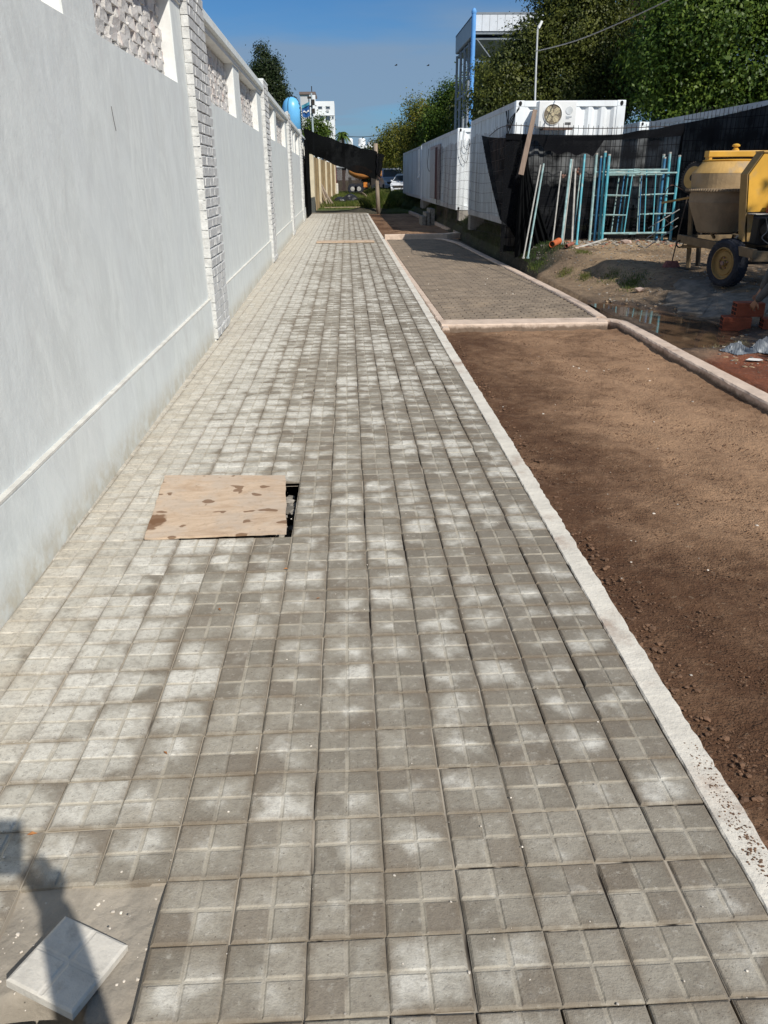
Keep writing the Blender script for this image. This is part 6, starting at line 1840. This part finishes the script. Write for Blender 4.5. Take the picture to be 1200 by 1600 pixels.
car("parked_van", 3.95, 68, .66, 1.80, 4.3, 1.83, 1.1, 1, 2, M_CSI, "silver parked van, its front half hidden by the white hatchback", "van", R(4), tall=True)
car("parked_car", 4.10, 61.6, .55, 1.82, 4.3, 1.48, .9, 1, 2, M_CW, "white parked hatchback beside the farthest container", "car", R(-12))
car("parked_van", 5.3, 75, .75, 1.8, 4.4, 1.85, 1.1, 1, 2, M_CW, "white van parked behind, only its roof edge showing over the hatchback", "van", R(2), tall=True)

# ================================================================ BIRDS
for x, y, z, a in ((5.42, 90, 12.33, .4), (8.73, 90, 12.3, -.3)):
    t = empty("bird", (x, y, z), "small dark bird gliding in the sky, left one" if x < 6 else "small dark bird gliding in the sky, right one nearer the tower", "bird", "birds in the sky")
    b = MB(); b.tube([(x - .16, y, z - .02), (x, y, z), (x + .14, y, z + .02)], [.02, .05, .015], 6); b.build("body", M_ENG, t)
    for s in (-1, 1):
        b = MB(); b.add([(x - .06, y, z), (x + .06, y, z), (x + .12, y + s * .12, z + .09), (x + .0, y + s * .30, z + .02), (x - .02, y + s * .14, z + .08)], [(0, 1, 2, 3, 4)]); o = b.build("wing", M_ENG, t, fix=False); o.modifiers.new("t", 'SOLIDIFY').thickness = .01

# ================================================================ THE PHOTOGRAPHER (behind the camera, seen as a shadow)
ph = empty("person", (-.05, -.52, 0), "photographer in dark clothes holding up a phone, shadow falling on the bottom left tiles", "person")
M_SHIRT = simple("dark blue shirt", (.03, .04, .07), .9, .15, 6, .5, 12)
J = {'pelvis': ((-.04, -.56, .98), (.17, .12)), 'waist': ((-.04, -.55, 1.12), (.15, .11)), 'chest': ((-.04, -.54, 1.34), (.18, .12)), 'neckb': ((-.04, -.53, 1.50), (.09, .08)),
     'shL': ((-.23, -.52, 1.45), .075), 'elL': ((-.27, -.28, 1.26), .075), 'wrL': ((-.125, -.08, 1.63), .045),
     'shR': ((.15, -.52, 1.45), .075), 'elR': ((.20, -.28, 1.24), .075), 'wrR': ((.105, -.085, 1.61), .045)}
figure("shirt", J, [('pelvis', 'waist'), ('waist', 'chest'), ('chest', 'neckb'), ('chest', 'shL'), ('shL', 'elL'), ('elL', 'wrL'), ('chest', 'shR'), ('shR', 'elR'), ('elR', 'wrR')], M_SHIRT, ph)
J = {'pelvis': ((-.04, -.56, .96), (.17, .12)), 'hR': ((.06, -.56, .88), .09), 'kR': ((.09, -.53, .50), .065), 'aR': ((.10, -.56, .11), .045),
     'hL': ((-.14, -.56, .88), .09), 'kL': ((-.17, -.53, .50), .065), 'aL': ((-.18, -.56, .11), .045)}
figure("trousers", J, [('pelvis', 'hR'), ('hR', 'kR'), ('kR', 'aR'), ('pelvis', 'hL'), ('hL', 'kL'), ('kL', 'aL')], M_JEAN, ph)
for x in (.10, -.18):
    b = MB(); b.bevbox((x, -.51, .05), (.10, .27, .09), .03); b.build("shoe", M_SHOE, ph, bevel=.01)
b = MB(); b.tube([(-.04, -.53, 1.48), (-.04, -.51, 1.60)], .055, 12); b.build("neck", M_SKIN, ph, smooth=True)
head(ph, (-.04, -.50, 1.69), (.02, 1, -.15))
hand(ph, (-.12, -.09, 1.58), (.25, .25, .93), (.8, .6, 0), 1, .35); hand(ph, (.10, -.09, 1.56), (-.2, .25, .95), (-.8, .6, 0), -1, .35)
pt = fw.cross(rt)
b = MB()
Mp = Matrix((rt, up, -fw)).transposed()
b.box(Vector((0, 0, CAM_H)) - fw * .016 - up * .045, (.078, .160, .009), Mp)
o = b.build("phone", M_DARK, origin=(0, -.02, 1.7), bevel=.003); tag(o, "black phone held up upright in both hands of the photographer", "phone")
